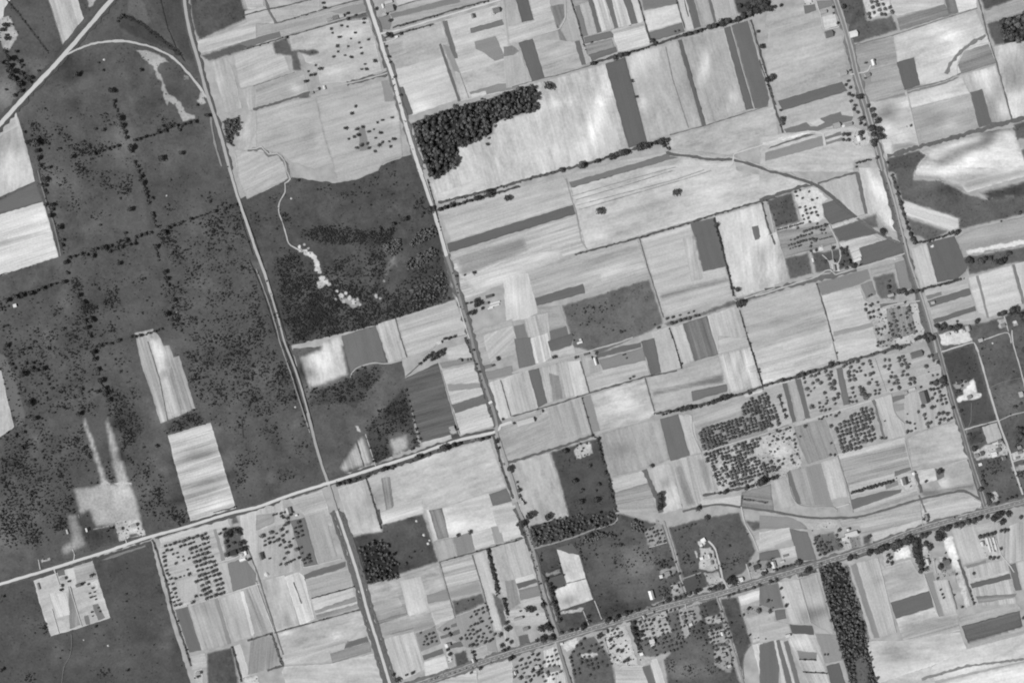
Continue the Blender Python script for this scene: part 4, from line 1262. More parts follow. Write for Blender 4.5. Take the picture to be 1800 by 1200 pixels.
PLANTS = '''
@0 0
T in the hedgerow down the west pasture | 775,635,20 797,715,15 800,750,8 820,770,8 840,830,22 855,880,18 878,930,15 885,965,15 915,1040,25 920,1065,15 945,1140,12 960,1175,14
T in the hedge crossing the pasture under the curve | 660,1075,15 720,1060,8 760,1045,12 790,1035,12 830,1025,14 950,985,14 975,975,14 1020,962,14 1075,950,10 1115,932,14 1165,920,12 1195,890,14 1240,880,14 1265,915,10 1290,875,14 1330,860,14 1365,855,16 1385,740,10 1460,810,16
T along the west pasture's left edge | 165,925,12 185,1000,18 240,1000,30 258,1060,16 270,1110,16 275,1168,14 345,1175,14 500,1100,18 410,1045,12
T standing loose inside the curved track | 540,525,18 990,492,14 723,495,10 690,440,8 668,905,12 725,915,14 1130,1110,22 1270,1075,16
T in the clump beside the dark gully | 825,150,10 855,105,14 835,130,12 850,125,10
T in the tree belt above the diagonal road | 60,410,25 110,360,14 30,360,14 80,500,25 95,550,18 130,590,20 145,640,16 130,430,16 150,460,14 150,515,14 205,545,16 210,575,14 265,497,10 100,670,14 38,630,10 45,270,16 30,175,18 10,210,16 45,245,12 10,440,14 170,550,10 60,460,20 70,540,18
@1 0
T in the half-empty orchard by the pale road | 525,200,10 535,235,8 597,180,10 640,190,8 585,260,12 565,325,12 572,365,8 545,397,10 645,325,8 668,403,12 695,230,10 665,275,7 720,300,8 735,335,8 740,378,10 755,160,10 790,280,9 835,430,14 775,487,12 740,490,8 765,450,8 625,390,8
T around the small farm at the lane end | 450,480,15 380,530,12 410,525,12 350,570,14 365,500,8 415,460,8 215,265,10
T dotted over the hay field west of the woodlot | 700,747,10 672,797,13 625,900,14 708,910,12 745,890,12 718,950,14 650,977,9 685,965,11 793,925,11 827,910,7 850,860,9 888,845,10 955,825,10 875,935,13 838,970,9 968,978,14 932,993,8 890,1000,9 860,1020,13 783,1010,10 742,1022,13 706,1036,11 790,1043,11 835,1067,11 942,1028,11
T beside the upper pale road | 845,62,12 935,400,12 915,325,10 975,538,10 1015,665,10 940,435,9 640,95,12 640,135,12 700,105,9 755,130,10 470,20,12 480,55,12
T in the lane junction garden | 1015,240,14 925,240,18 950,260,12 905,95,12 945,140,14
@2 0
T in the long hedgerow at the top | 570,445,18 720,400,18 760,385,20 800,378,18 850,360,10 905,347,8 985,285,16 1010,300,14 1215,245,16 1250,235,18 1290,225,16 1330,213,14 1385,190,22 1420,180,22 1480,160,26 1515,148,24 1590,130,22 1625,115,26 1670,90,26 1720,70,28 1760,50,28 1660,40,25 1700,20,28 1600,40,16 1740,10,26 1780,30,26
T in the hedgerow under the big mottled field | 490,1165,28 350,1195,18 600,1130,16 700,1100,28 740,1085,24 775,1075,28 900,1035,28 940,1025,24 965,1015,16 1010,1005,18 1050,995,24 1085,985,18 1070,1020,14 1105,1045,10
T alone in the fields east of the woodlot | 260,605,28 145,640,18 840,572,12 870,680,12 1730,220,14 1760,325,18 1800,560,22 -175,1018,12
T in the small dark plot near the top | 1145,222,8 1172,215,8 560,297,8
@3 0
T in the avenue by the upper east road | 565,570,12 545,600,12 580,615,13 570,660,14 595,670,14 640,680,22 585,710,12 600,770,13 630,790,13 615,740,12 660,830,18 650,870,14 680,880,12 705,740,14 735,770,18 745,810,16 770,850,22 780,910,24 730,900,24 655,930,20 740,945,20 795,960,26 745,995,20 750,1020,16 770,1105,14
T in the farm garden west of the avenue | 560,945,16 530,940,14 565,980,14 530,985,12 670,975,10
T beside the top of the east road | 530,48,18 460,50,12 460,92,8 490,165,12 690,440,10 750,425,10 700,540,8 685,550,8 1005,885,10 575,495,9
T on the fence line right of the dark strips | 30,545,24 100,840,20 105,870,14 85,775,10 0,60,25 45,45,14 90,40,14
H in the short row above the lower east road ; 8 9 | 615,1150 730,1120
T in the dark patch beside the east road | 622,1172,10 840,1140,10
@0 1
T on the bank right of the pale striped field | 310,58,20 290,98,12 320,105,14 325,155,10 320,240,12 360,240,16 365,275,14 350,315,18 415,400,18 440,488,14 440,527,12
T in the double hedge across the west pasture | 460,645,16 480,610,14 520,600,12 565,585,12 605,590,14 650,600,16 650,555,14 675,550,14 720,540,18 765,565,14 775,525,12 825,550,14 850,535,14 890,488,14 905,518,14 948,515,14 955,468,14 985,455,14 1020,442,14 1050,432,14 880,437,12 835,495,12 745,535,14
T in the hedge running east to the pale track | 1150,430,20 1180,400,16 1210,388,14 1250,372,14 1275,360,12 1340,340,14 1375,328,8 1405,320,8 1450,305,6 1505,283,16 1575,265,14 1610,250,10 1655,237,14
T in the middle stretch of the north-south pasture hedge | 970,5,12 985,40,16 1002,85,18 1018,125,12 1022,150,14 1030,180,14 1060,190,14 1040,225,12 1070,295,12 1075,320,14 1085,355,10 1100,395,10
T in the broken hedge south of the double hedge | 1095,530,16 1105,580,8 1115,630,8 1155,710,16 1165,758,16 1177,800,14 1215,908,16 1240,820,8
T standing alone in the middle west pastures | 908,272,20 835,653,16 1165,1012,22 1270,1078,12 700,383,10
T in the short hedge at the left edge | 45,910,20 105,888,24 155,873,18 210,860,22 260,840,14 300,825,16 345,805,14 390,795,10 445,780,18
T in the hedge down the left scrub pasture | 475,720,12 545,875,18 575,925,18 595,1055,18 640,1050,20 610,1100,16 625,1165,14 735,940,10 655,1275,16 662,1322,16 680,1395,16 703,1475,20 728,1530,18 737,1565,18 755,1610,18
T in the row above the pale strip field | 920,1168,12 950,1165,12 985,1155,12 1050,1140,10 1090,1128,10 1130,1112,10 835,1190,14 435,1110,14
@1 1
T in the hedge leading east from the pale road | 1290,270,16 1330,258,18 1375,245,18 1420,235,14 1460,220,14 1500,210,14 1550,195,22 1640,160,28 1768,190,22 1220,270,24
T on the top edge of the middle scrub | 870,412,14 960,375,16 1040,342,20 1170,300,14 290,70,12 1060,100,8
T in the farmyard grove beside the middle road | 1530,715,14 1465,735,8 1410,740,10 1475,935,12 1510,925,10 1545,915,16 1570,925,16 1550,945,18 1585,935,14 1590,965,12 1495,1000,14 1525,998,18
T in the short hedge west of the middle road | 1325,1180,12 1360,1175,14 1395,1168,12
@2 1
T alone on the pale ruled fields | 1155,150,25 620,283,26
T in the hedge left of the bright mottled field | 1435,385,16 1450,440,8 1465,480,8 1475,540,7 1515,680,8 1530,740,8 1555,820,8 1585,835,16
T along the dark lane across the middle | 1600,935,32 1120,1075,14 1150,1065,12 1180,1055,12 1215,1040,12 1250,1035,12 1285,1022,10 1315,1018,10 1090,1040,12 1130,1028,12 1180,1018,8 1240,1000,8 1275,990,8 1030,1100,12 1000,1080,7 770,1135,10 760,1125,8 790,1125,8
@3 1
T around the tree-ringed farm right of centre | 850,820,16 855,775,10 920,850,18 950,845,20 975,865,16 1010,850,18 1050,845,16 1080,840,14 855,850,9 965,925,10
T alone at the brook's end | 805,425,22
T in the farm grove with the loop drive | 510,545,12 545,555,12 530,560,10 555,535,10 520,580,12 550,590,14 565,640,18 600,665,20 610,680,12 530,640,12 405,635,12 455,545,14 300,565,10 340,560,12 520,665,12 550,680,12 580,660,14
T on the wooded bank beside the right edge | 1410,625,22 1430,640,18 1500,640,26 1520,620,20 1565,615,16 1600,645,18 1640,640,24 1665,630,18 1700,580,16 1390,635,12
T in the hedge above the dark square field | 1330,430,20 1300,435,12 1270,440,9 1130,495,12 1235,465,8 1205,470,8 1160,485,8 1070,505,10 1040,500,12 1775,300,14 1640,355,8
H in the clipped hedge under the dark square field ; 18 8 | 1095,828 1360,762
T along the east side of the right road | 915,160,14 935,230,16 945,270,12 955,310,12 975,370,14 990,410,14 1005,450,16 1020,480,18 1030,510,14 885,85,10 875,30,12 910,120,10
T in the house gardens at the right edge | 1190,1090,18 1235,1085,20 1215,1110,14 1275,1105,18 1335,1100,24 1330,1060,10 1470,1055,18 1655,1000,22 1625,1010,16 1720,980,26 1755,975,20 1780,1010,16 1700,1010,14 1740,1000,14 1790,1060,12
T at the crossing above the right orchard | 1100,1165,18 1130,1155,18 1150,1175,20 1060,1175,16 1170,1170,14 1040,1190,14 1120,1190,16
H in the young trees along the right road ; 9 5 | 825,60 960,540
@0 2
T scattered in the lower left scrub pasture | 195,48,14 155,230,24 200,432,24 240,540,20 198,525,12 215,190,16 225,150,14 255,200,16 295,190,18 270,160,12 175,155,12 165,640,14 110,655,12 550,510,20 570,335,14 360,330,12 340,300,10 315,365,12 685,350,16 45,30,16 840,212,10 1005,745,9 1100,735,14 75,160,14 100,190,12 700,30,16 735,15,12 770,15,14 825,0,14 665,40,12 145,740,14 155,755,12
@1 2
T along the south side of the concession road | 580,1005,16 610,995,14 645,985,16 690,972,14 720,960,12 890,900,20 920,885,12 955,880,14 1140,810,22 1215,790,12 1325,750,30 1390,730,18 1425,718,16 1580,690,16 1630,675,14 1690,705,16 1705,750,12 1785,895,20 1100,755,12 1735,548,10 1780,885,12
T in the copse behind the small mid farm | 1180,135,14 1200,115,14 1220,100,16 1240,125,16 1260,90,18 1275,110,14 1290,70,16 1310,85,16 1320,55,14 1240,80,12 1150,155,12
H in the dark hedge beside the triangular scrub ; 10 10 | 1045,320 1150,710
T near the junction of the middle road | 1410,620,10 1700,120,14 1665,165,10 1530,60,10 1550,160,10 1570,210,10 1430,125,10 1490,130,10
@2 2
T in the dark pasture below the middle lane | 375,770,18 545,880,14 440,980,18 485,1045,14 590,1048,10 475,1130,20 592,1115,20 610,1000,14 397,838,7 485,1180,8
T in the hedge right of the dark pasture | 605,690,16 610,730,14 620,770,14 630,800,12 640,850,12 655,920,14 680,985,14 695,1050,14 705,1100,12 565,662,12
T in the small bare garden plot | 480,720,8 500,750,8 490,770,8 510,800,6 455,730,7 525,715,7
T on the narrow strip above the curving ditch | 985,870,14 1040,1080,24 1040,1120,24 1045,1160,22 1755,985,32 1500,1060,20 1460,1065,12 1650,1030,16 1690,1015,14 1310,1170,18 1800,975,16 1830,960,16 1860,950,16
T in the dark belt above the big orchard | 1060,515,10 1110,500,12 1160,485,14 1190,475,18 1220,470,20 1250,465,20 1285,460,16 1330,455,10 1380,435,14 1410,425,18 1440,415,18 1470,405,18 1500,395,20 1530,385,16 1570,378,10 1675,365,12
T by the mid lane farmyards | 300,110,16 445,115,10 780,95,7 805,115,7 795,90,6 828,262,9 853,250,9 590,80,12 15,575,10 1190,160,10 1740,195,8 1745,215,7
T along the left edge of the lower middle road | 50,1040,14 55,1090,10 90,1135,10 0,910,12 35,990,8
@3 2
T in the hedge over the right orchards | 25,295,12 95,275,14 155,265,12 210,245,18 245,235,18 285,218,16 325,205,16 440,165,20 490,155,14 870,40,14 905,30,14 930,45,14 485,80,8
T in the garden of the large dark barns | 1225,270,26 1180,290,20 1145,295,14 1300,465,14 1075,320,10 1140,335,12 1165,340,12 1175,370,10 1195,330,12 1220,315,14 1250,300,14
H in the straight hedge left of the dark gabled house ; 15 11 | 585,1062 890,975
T by the white square plot near the right road | 1205,910,20 1225,915,14 1108,985,12
T beside the right road among the new lots | 1355,490,14 1420,650,12 1450,755,18 1500,920,14 1510,950,14 1515,980,14 1530,1010,14 1500,1040,18 1540,1010,10 1340,290,12 1390,285,10 1365,310,10 1320,345,12 1345,350,12
T in the dark clump at the right edge | 1780,665,22 1760,700,18 1775,620,18 1770,740,12 1740,745,10 1755,610,16 1740,460,14 1780,435,12 1800,60,20
T around the corner house by the highway | 1680,1110,12 1715,1100,14 1745,1090,14 1560,1090,18 1560,1125,18 1610,1140,16 1545,1075,12
@0 3
T in the fenced smallholding at lower left | 640,440,14 480,485,10 580,500,10 620,505,8 650,535,8 630,570,7 638,600,9 665,590,7 672,612,7 660,560,7 690,670,7 700,695,7 645,702,8 650,730,6 425,545,12 545,510,12 670,800,10
T alone in the big lower left pasture | 20,592,12 885,572,8 893,1112,12 10,1110,16 1243,770,9 1310,968,8
T around the dark-roofed farm by the concession road | 1545,153,10 1590,150,20 1605,165,18 1620,130,18 1570,120,12 1660,130,22 1690,150,12 1590,210,14 1600,240,12 1640,215,12 1690,220,20 1700,260,20 1600,300,18 1750,330,14
T in the small plots over the lower pasture | 750,135,9 757,172,7 1420,1240,10 1390,1150,12
@1 3
T on the fence between the light plots | 1418,163,14 1507,138,14 1107,278,9 1075,315,7 1090,320,6 1055,360,10 1165,272,5
T in the dark hedge strip right of the small orchard | 1630,265,12 1640,320,14 1655,370,12 1665,410,14 1680,450,14 1690,490,14 1700,540,14 1745,620,14 1752,660,14 1765,700,12
T in the village grove at the lower middle | 1760,775,16 1770,820,18 1720,860,14 1730,940,16 1760,900,12 1790,910,14 1740,970,16 1770,960,14 1790,1030,18 1525,985,14 1535,1005,12 1545,1045,12 1100,1130,14 1055,1145,10 965,1140,12 990,1180,18 1360,1000,14 1345,970,12 1575,1095,14 1510,1130,10 1325,825,12 1350,820,9 1360,850,10 1370,865,10 1435,888,12
@2 3
T at the top of the lower middle road | 125,25,30 65,85,28 255,35,24 40,90,14
T along the north side of the highway | 675,760,20 735,740,20 800,715,18 830,705,16 885,690,14 1100,620,18 1060,635,10 1150,610,14 1180,600,16 1215,590,16 1250,575,16 1290,560,18 1320,550,16 1390,540,14 1420,530,16 1450,525,16 1485,525,16 1530,480,26 1560,490,26 1770,430,20 410,830,16 350,845,14 500,810,20 455,825,12 530,740,14 545,770,12
T in the dark row beside the lower middle road | 240,470,16 260,510,16 275,545,20 285,580,16 290,640,18 310,680,16 320,720,16 335,765,16 205,340,10 200,310,8
T in the gardens left of the lower middle road | 115,680,20 140,690,18 215,650,18 60,695,8 175,720,9 200,820,20 240,800,22 270,820,18 215,890,24 270,880,22 300,890,14 170,900,14 200,500,8
T in the lots above the highway | 1525,240,10 1370,45,20 760,230,14 1235,310,10 1240,340,8 1255,360,8 1275,355,9 1190,175,8 590,298,8 1030,360,10 1060,350,12 1050,385,12 1085,370,9 1095,345,9 1730,350,10 1670,370,10 1715,385,14 1100,575,8 1145,130,7 1170,120,7 1200,110,7 1225,100,7 1260,90,8 1285,85,8
T in the belt of trees beside the southern white yard | 850,780,18 855,830,20 870,870,18 885,910,16 905,840,16 910,870,14
T around the southern gardens | 615,870,22 690,900,16 740,870,12 740,820,10 700,830,9 670,845,9 720,850,9 770,870,9 710,940,12 740,970,14 770,980,14 690,960,10 800,940,9 810,1040,16 790,1050,14 720,1020,8 740,1040,8 920,740,12 990,760,12 1000,700,8
T along the southern side road | 1660,680,14 1740,690,16 1630,720,9 1535,780,12 1600,730,8 1620,810,7 1670,865,10 1440,970,12 1450,1040,14 1420,1000,10 1480,960,10 1380,760,8 1415,740,10 1330,780,12 1220,770,12 1250,700,9 1280,720,9 1210,800,9 1520,590,12 1555,575,12 1590,555,10 1640,545,10 1700,525,12 1740,515,12
T in the lower left corner gardens of the highway | 10,1020,14 60,1040,12 150,1110,14 200,1110,14 180,1130,12 60,1160,14 130,1180,12 180,1000,12 140,1000,10 160,1040,10 30,1090,10
@3 3
T in the roadside hedge above the highway | 215,355,20 160,375,10 130,380,10 95,390,10 60,405,12 10,375,18 715,170,16 640,140,10 1115,30,16 1125,55,12 1100,50,12
T along the south side of the highway | 280,405,22 575,325,20 610,310,16 715,285,22 770,275,24 800,260,28 830,245,24 895,235,34 920,225,28 975,205,32 1080,170,18 1110,160,18 1140,150,12 1190,140,14 1230,125,22 1265,115,24 1325,95,18 1360,90,22 1410,70,20 1450,60,20 1490,45,20 1540,30,16 15,485,14 60,478,14 30,490,12
T in the great dark row running south | 1040,220,32 1040,260,34 1050,300,28 1060,340,26 1075,380,22 1075,415,20 1110,400,16
T in the farm gardens south of the highway | 1110,225,18 1140,250,20 1200,180,30 1210,160,24 1215,385,20 1240,330,14 845,300,14 865,320,14 870,355,14 840,350,12 1325,437,10 1190,465,10 1447,432,12 1250,285,7
T in the gardens at the lower right corner | 1590,45,24 1630,20,28 1650,70,22 1490,175,16 1515,170,16 1540,160,16 1570,152,16 1595,145,16 1640,130,14 1665,125,16 1690,125,12 1780,35,16 1690,10,20 1560,320,14 1590,320,14 1620,320,12 1640,260,12 1800,740,14
T on the thin fences of the southern fields | 1425,560,8 1430,590,8 1440,615,9 1450,640,9 1368,667,10 1310,583,7 1215,545,9 1225,577,9 1235,603,9 90,535,12 105,600,8 125,660,14 10,700,14 400,1000,8 420,998,8 0,620,12
@px
O in the dense planted orchard | big ; 6.5 5.6 3.0 0.05 | 1227,758 1253,747 1275,743 1300,735 1320,732 1302,725 1300,718 1320,698 1350,690 1347,702 1362,712 1362,723 1373,740 1368,750 1313,765 1237,792
O in the gappy orchard under the dense one | low ; 6.6 6.0 2.9 0.14 | 1237,797 1303,777 1337,768 1333,787 1323,797 1337,812 1358,812 1367,825 1350,837 1327,840 1307,857 1263,853 1253,830
@3 2
T down the right edge of the dense orchard | 80,390,14 95,435,12 108,482,14 125,527,14
O in the square orchard right of the grey strips | sq ; 7.4 7.0 3.2 0.08 | 435,600 720,430 745,540 760,700 520,790 480,650
o in the bare sandy orchard | 60,630,10 80,630,12 125,615,10 155,605,10 10,650,8 40,665,8 110,650,8 70,690,10 100,675,9 130,685,10 150,680,10 185,650,9 10,725,10 30,700,9 65,690,10 185,695,10 190,720,10 190,745,9 20,775,7 45,775,7 65,755,8 205,795,10 160,805,10 165,830,9 175,855,9 110,825,8 70,840,12 20,850,14 35,890,16 75,885,12 100,860,10 60,905,10 258,597,12 225,670,7 445,715,9 440,800,10 470,800,10
o in the wide orchard under the right hedge | 250,260,10 260,290,10 270,335,14 280,380,10 305,460,18 300,245,12 330,240,12 355,225,12 345,275,14 370,295,14 315,295,12 325,325,8 395,362,12 300,350,8 360,435,9 385,460,9 410,440,10 415,415,9 360,465,9 375,490,10 405,485,10 430,478,10 410,395,8 405,210,12 415,240,12 440,215,12 445,240,12 430,265,12 460,280,14 465,300,14 435,300,12 445,330,14 465,335,14 490,370,12 465,405,14 490,395,12 470,440,10 530,175,12 550,165,10 575,155,10 600,145,9 630,145,12 665,160,12 580,183,12 565,220,14 600,205,10 640,185,10 650,210,10 570,245,14 600,240,12 605,268,14 575,275,12 625,215,10 590,330,12 595,360,10 610,385,10 580,395,10 570,420,10 595,425,10 620,420,10 645,320,12 660,345,18 665,370,20 690,390,22 710,380,14 705,295,14 715,140,12 725,160,10 735,180,8 685,240,10 720,230,14 740,222,12 730,265,8 765,285,10 770,310,10 750,345,10 785,340,10 755,370,10 780,365,10
o in the double orchard rows by the dark barn | 820,80,10 825,130,10 855,130,10 820,175,12 855,170,12 850,195,10 870,220,8 865,250,12 895,250,14 905,275,12 885,295,12 915,295,12 850,285,10 920,325,14 870,340,10 915,115,12 945,110,14 925,135,12 955,135,12 940,165,14 965,160,12 980,185,14 990,160,10 950,210,12 945,240,12 975,235,12 1000,265,14 1025,265,16 1000,295,12 1030,290,12 1130,105,12 1155,100,12 1110,175,14 1165,135,8 1130,215,6 1195,145,12 1160,240,8 1190,235,9
o in the home orchard beside the right road | 1205,355,12 1215,385,14 1240,380,10 1245,405,10 1255,435,12 1215,410,12 1190,420,10 1155,405,12 1225,440,10 1150,465,14 1175,460,9 1085,455,14 1060,495,10 1100,515,14 1105,545,10 1120,580,14 1150,570,10 1200,510,14 1230,505,14 1260,510,14 1185,535,10 1210,550,12 1235,545,12 1265,550,12 1290,540,10 1205,575,12 1125,600,10 975,570,10 1000,575,10 985,635,12 1010,630,10 1035,610,8 1030,580,8 980,510,6 800,680,12 830,680,10 820,560,7 375,545,8 390,530,8 410,525,8 440,518,8 475,525,12 500,500,10 360,545,7
@3 0
O in the neat grid orchard at the top right | top ; 9.4 8.6 3.4 0.12 | 690,-40 850,-40 890,90 710,145
@3 1
O on the pale orchard ground by the brook | br ; 8.2 7.2 2.4 0.35 | 180,150 290,125 350,200 370,290 300,370 240,340 210,240
O in the dark orchard left of the pale ground | dk ; 9 9 1.5 0.6 | 10,215 170,165 220,350 50,400
o in the long rows above the loop drive farm | 70,417,7 85,412,7 100,408,7 115,404,8 130,400,8 150,395,8 170,390,8 185,386,7 200,382,7 215,378,8 230,374,8 245,368,8 250,425,10 270,420,9 290,415,10 310,408,10 330,402,10 350,396,10 370,392,9 395,385,12 410,380,10 160,488,6 185,480,8 205,470,10 225,462,10 245,458,9 265,452,9 290,445,8 308,440,9 148,525,7 165,520,8 185,515,9 205,505,10 225,498,11 245,494,11 265,490,10 290,482,9 310,480,12 330,490,14 340,480,10 155,548,6 175,542,6 195,535,7 215,530,8 230,525,7 365,485,6 378,480,6 392,476,6 405,473,6 420,470,6 435,466,6 448,463,6 305,510,8 300,530,10 370,415,10 395,415,9 345,375,9 405,440,6 380,440,6 210,405,9
O in the rows left of the right road | rt ; 11 7 2.6 0.4 | 830,975 1000,945 1045,1140 870,1190
o beside the rows left of the right road | 685,940,10 690,975,12 705,1000,12 740,990,12 775,978,10 720,1035,12 745,1028,10 720,945,10 770,925,9 735,940,10 710,880,8 725,872,8 790,1010,10 985,965,14 990,985,12 760,1120,10 780,1115,10 800,1110,9 820,1100,10 775,1140,10 795,1150,9 850,1140,9 870,1080,9 905,1060,9 915,1120,10 935,1175,9 980,1140,8 1020,1070,9 1030,1100,9 1040,1130,12 770,1230,10 790,1215,10 810,1205,10 845,1190,9 770,1205,9 900,1160,7
@0 3
o in the planted orchard at the lower left farm | 1160,240,10 1190,230,10 1222,220,13 1255,210,9 1287,203,14 1318,190,13 1350,182,11 1380,170,13 1412,163,11 1440,155,11 1265,243,11 1295,232,11 1327,223,12 1357,210,9 1420,190,12 1448,183,12 1145,285,8 1170,270,11 1200,265,11 1335,257,14 1370,243,12 1400,235,8 1432,225,12 1460,215,8 1150,312,12 1212,295,8 1240,285,8 1345,287,9 1378,278,9 1408,265,10 1440,257,12 1468,245,9 1250,318,8 1285,310,6 1290,340,8 1325,327,9 1355,318,11 1388,308,12 1418,298,12 1450,287,14 1478,283,6 1155,345,12 1230,360,10 1365,350,13 1400,340,12 1432,328,14 1462,320,9 1490,312,9 1378,383,11 1410,372,12 1440,362,12 1470,352,13 1500,345,11 1160,378,10 1390,412,12 1420,405,10 1450,393,10 1480,385,10 1508,377,12 1165,410,9 1315,402,7 1400,445,13 1430,437,14 1460,428,9 1490,415,13 1520,408,11 1170,430,9 1185,440,8 1160,482,10 1198,470,10 1230,463,10 1262,455,9 1293,447,6 1323,437,12 1375,488,13 1410,477,11 1440,465,13 1470,453,9 1500,445,12 1532,437,14 1180,508,8 1210,505,9 1415,512,11 1450,498,14 1510,478,12 1540,470,12 1218,540,13 1425,545,14 1460,530,12 1522,512,11 1552,502,13 1200,565,8 1230,570,9 1440,575,13 1470,562,14 1530,545,13 1562,535,10 1210,600,10 1240,595,7 1375,593,11 1410,583,9 1447,605,12 1480,595,11 1512,585,13 1543,575,12 1572,565,10 1195,630,8 1220,632,9 1250,622,9 1355,635,12 1232,658,11 1262,652,11
@1 3
o in the loose orchard right of the dark-roofed farm | 42,167,16 105,142,14 60,200,8 85,185,10 115,178,10 60,230,10 92,217,12 122,210,10 150,195,14 175,125,14 185,165,12 195,90,10 215,75,14 210,140,10 165,230,10 195,210,10 230,210,9 235,240,14 205,250,10 280,262,14 215,287,13 192,325,10 205,360,12 172,368,9 235,350,12 265,335,10 300,322,11 258,185,8 140,150,8 185,195,10 190,40,10 215,40,12 240,20,12 95,325,8 295,70,14 303,103,12 275,110,9 315,130,10 290,150,10 290,175,10 320,165,10 275,140,9 365,300,12 372,325,10 375,345,10 350,320,10 330,340,10 340,360,8 315,250,9 320,290,8 120,20,9 140,15,8 170,10,10 200,0,10 235,-15,12 250,0,10 175,25,10
o in the small orchard above the village grove | 1620,665,10 1590,675,10 1562,690,10 1535,700,8 1630,690,9 1595,705,10 1545,720,10 1510,735,9 1575,745,9 1640,745,9 1585,770,12 1555,785,9 1655,770,9 1535,790,10 1505,800,9 1620,800,8 1490,830,8 1520,825,10 1550,840,12 1575,830,9 1635,815,9 1600,855,9 1645,845,9 1470,865,8 1500,860,10 1530,860,8 1560,880,11 1590,880,9 1620,885,8 1480,890,10 1510,885,9 1545,905,10 1580,905,8 1610,910,12 1640,905,12 1660,890,10 1520,935,14 1550,935,12 1500,940,10 1680,860,10 1410,645,8 1490,620,6 1520,615,7 1610,640,7
o in the little orchard on the grey square | 1155,850,8 1190,870,8 1215,860,9 1245,850,10 1200,890,8 1230,885,9 1255,880,8 1180,910,7 1205,925,9 1235,910,9 1265,905,8 1175,930,7
@2 3
O in the dark orchard below the highway | dh ; 8.5 8 2.6 0.35 | 400,1010 470,890 590,880 690,1000 720,1080 600,1130 440,1190
O in the gardens right of the white southern yard | gy ; 8 8 2.6 0.35 | 880,780 1080,720 1120,850 1000,960 900,930
O in the tree rows below the highway bend | tb ; 7.6 8.4 2.3 0.25 | 1090,690 1180,675 1220,950 1010,1020 990,940 1110,850
@3 3
o in the tiny orchard beside the white barn | 335,200,11 340,180,11 355,175,11 365,215,11 380,210,11 345,240,11 370,240,11 395,230,10 420,215,10 435,215,10 350,270,11 380,265,11 410,250,11 440,245,10 360,300,10 395,290,11 425,275,11 450,265,10 405,295,10 330,220,10 500,130,14 480,160,11 490,200,14 500,225,12 520,240,10 510,190,10
@px
W in the dark woodlot beside the pale road ; 480 1.8 5.0 | 722,216 775,196 850,175 935,148 946,160 945,193 870,215 865,235 805,260 805,290 765,313 755,310 735,255
W in the black grove by the lower west road ; 110 1.8 3.6 | 640,957 660,945 680,952 690,975 702,988 700,1012 675,1020 645,1026 635,982 627,965
W in the wood at the top right corner ; 50 3.0 5.5 | 1756,35 1812,20 1812,72 1765,77 1760,55
W in the long wood running to the bottom edge ; 420 1.5 3.5 | 1438,993 1470,987 1485,997 1500,1040 1510,1075 1503,1085 1515,1095 1522,1120 1528,1150 1543,1210 1530,1215 1525,1165 1512,1150 1500,1165 1508,1210 1496,1210 1480,1150 1460,1082 1445,1025
W in the thicket left of the dirt lane ; 110 2.0 3.6 | 932,925 975,912 1025,902 1080,900 1083,915 1040,930 990,948 940,960 934,940
W in the thicket right of the dirt lane ; 45 2.0 3.4 | 1020,948 1050,932 1095,940 1075,942 1035,953
W in the small thicket above the lots ; 24 2.0 3.4 | 1108,912 1128,915 1131,936 1110,932
W in the bush beside the upper west track ; 60 1.6 2.8 | 391,212 422,203 425,225 412,240 410,260 397,250
W in the dark scrub rise of the middle pasture ; 60 1.8 3.2 | 675,430 700,420 705,435 690,450 674,442 
W in the dark scrub ridge of the middle pasture ; 70 1.8 3.2 | 710,460 750,440 770,435 770,445 740,465 720,475
W in the scrub beside the pale road ; 60 1.6 3.0 | 718,430 740,405 765,395 768,410 745,425 722,435
W in the lower right scrub of the middle pasture ; 90 1.5 2.8 | 720,525 770,480 785,480 788,515 745,535 725,545
B over the scrub pasture left of the pale track ; 900 | 305,400 412,360 430,440 448,465 462,560 520,700 470,760 420,700 400,650 330,640 300,560 312,480
B over the upper west pasture ; 60 | 50,212 70,220 95,265 85,260 58,238
B over the rings of the upper west pasture ; 90 | 100,225 120,240 140,262 155,270 135,272 115,248
B over the hollow of the upper west pasture ; 60 | 120,275 140,280 160,300 165,320 150,315 130,300
B over the bank under the curved track ; 70 | 140,250 215,250 215,260 160,270
B over the bank by the sandy scar ; 45 | 272,208 288,200 310,220 295,228 275,225
B over the dark ring in the west pasture ; 110 | 160,300 188,300 190,320 232,322 226,338 212,347 204,330 178,328 170,310
B over the left edge scrub ; 60 | 127,487 140,492 140,507 130,510
B over the left hedge scrub ; 90 | 140,532 172,537 170,550 145,555
B over the middle left pasture ; 90 | 145,480 170,480 190,505 170,500 235,540 230,552 175,553 190,520
B over the dark knot where the hedges meet ; 150 | 280,407 305,405 318,445 320,462 295,460 300,440 285,425
B over the far left scrub ; 420 | 0,560 60,575 150,580 165,720 50,730 25,675 0,640
B over the lower far left scrub ; 900 | 0,762 150,770 160,790 120,825 125,900 60,960 40,950 0,958
B over the dark strip between the pale fields ; 330 | 190,677 218,695 250,750 238,775 218,790 208,755 190,720
B over the pasture between the pale fields ; 240 | 225,805 270,807 312,900 330,920 300,915 250,900 232,837
B over the dark hummock between pale fields ; 120 | 316,735 350,723 362,739 325,750 292,760
B over the scrub right of the pale strip field ; 800 | 322,620 380,590 450,580 500,640 525,700 470,730 400,720 350,705
B over the hollow right of the pale field ; 60 | 412,800 440,785 440,800 425,862 420,872
B over the upper middle scrub ; 800 | 525,410 560,400 600,400 640,410 690,400 690,440 650,430 560,425
B over the middle scrub pasture ; 2000 | 490,470 530,455 560,470 680,430 680,520 770,440 780,500 790,520 700,560 520,600 500,560
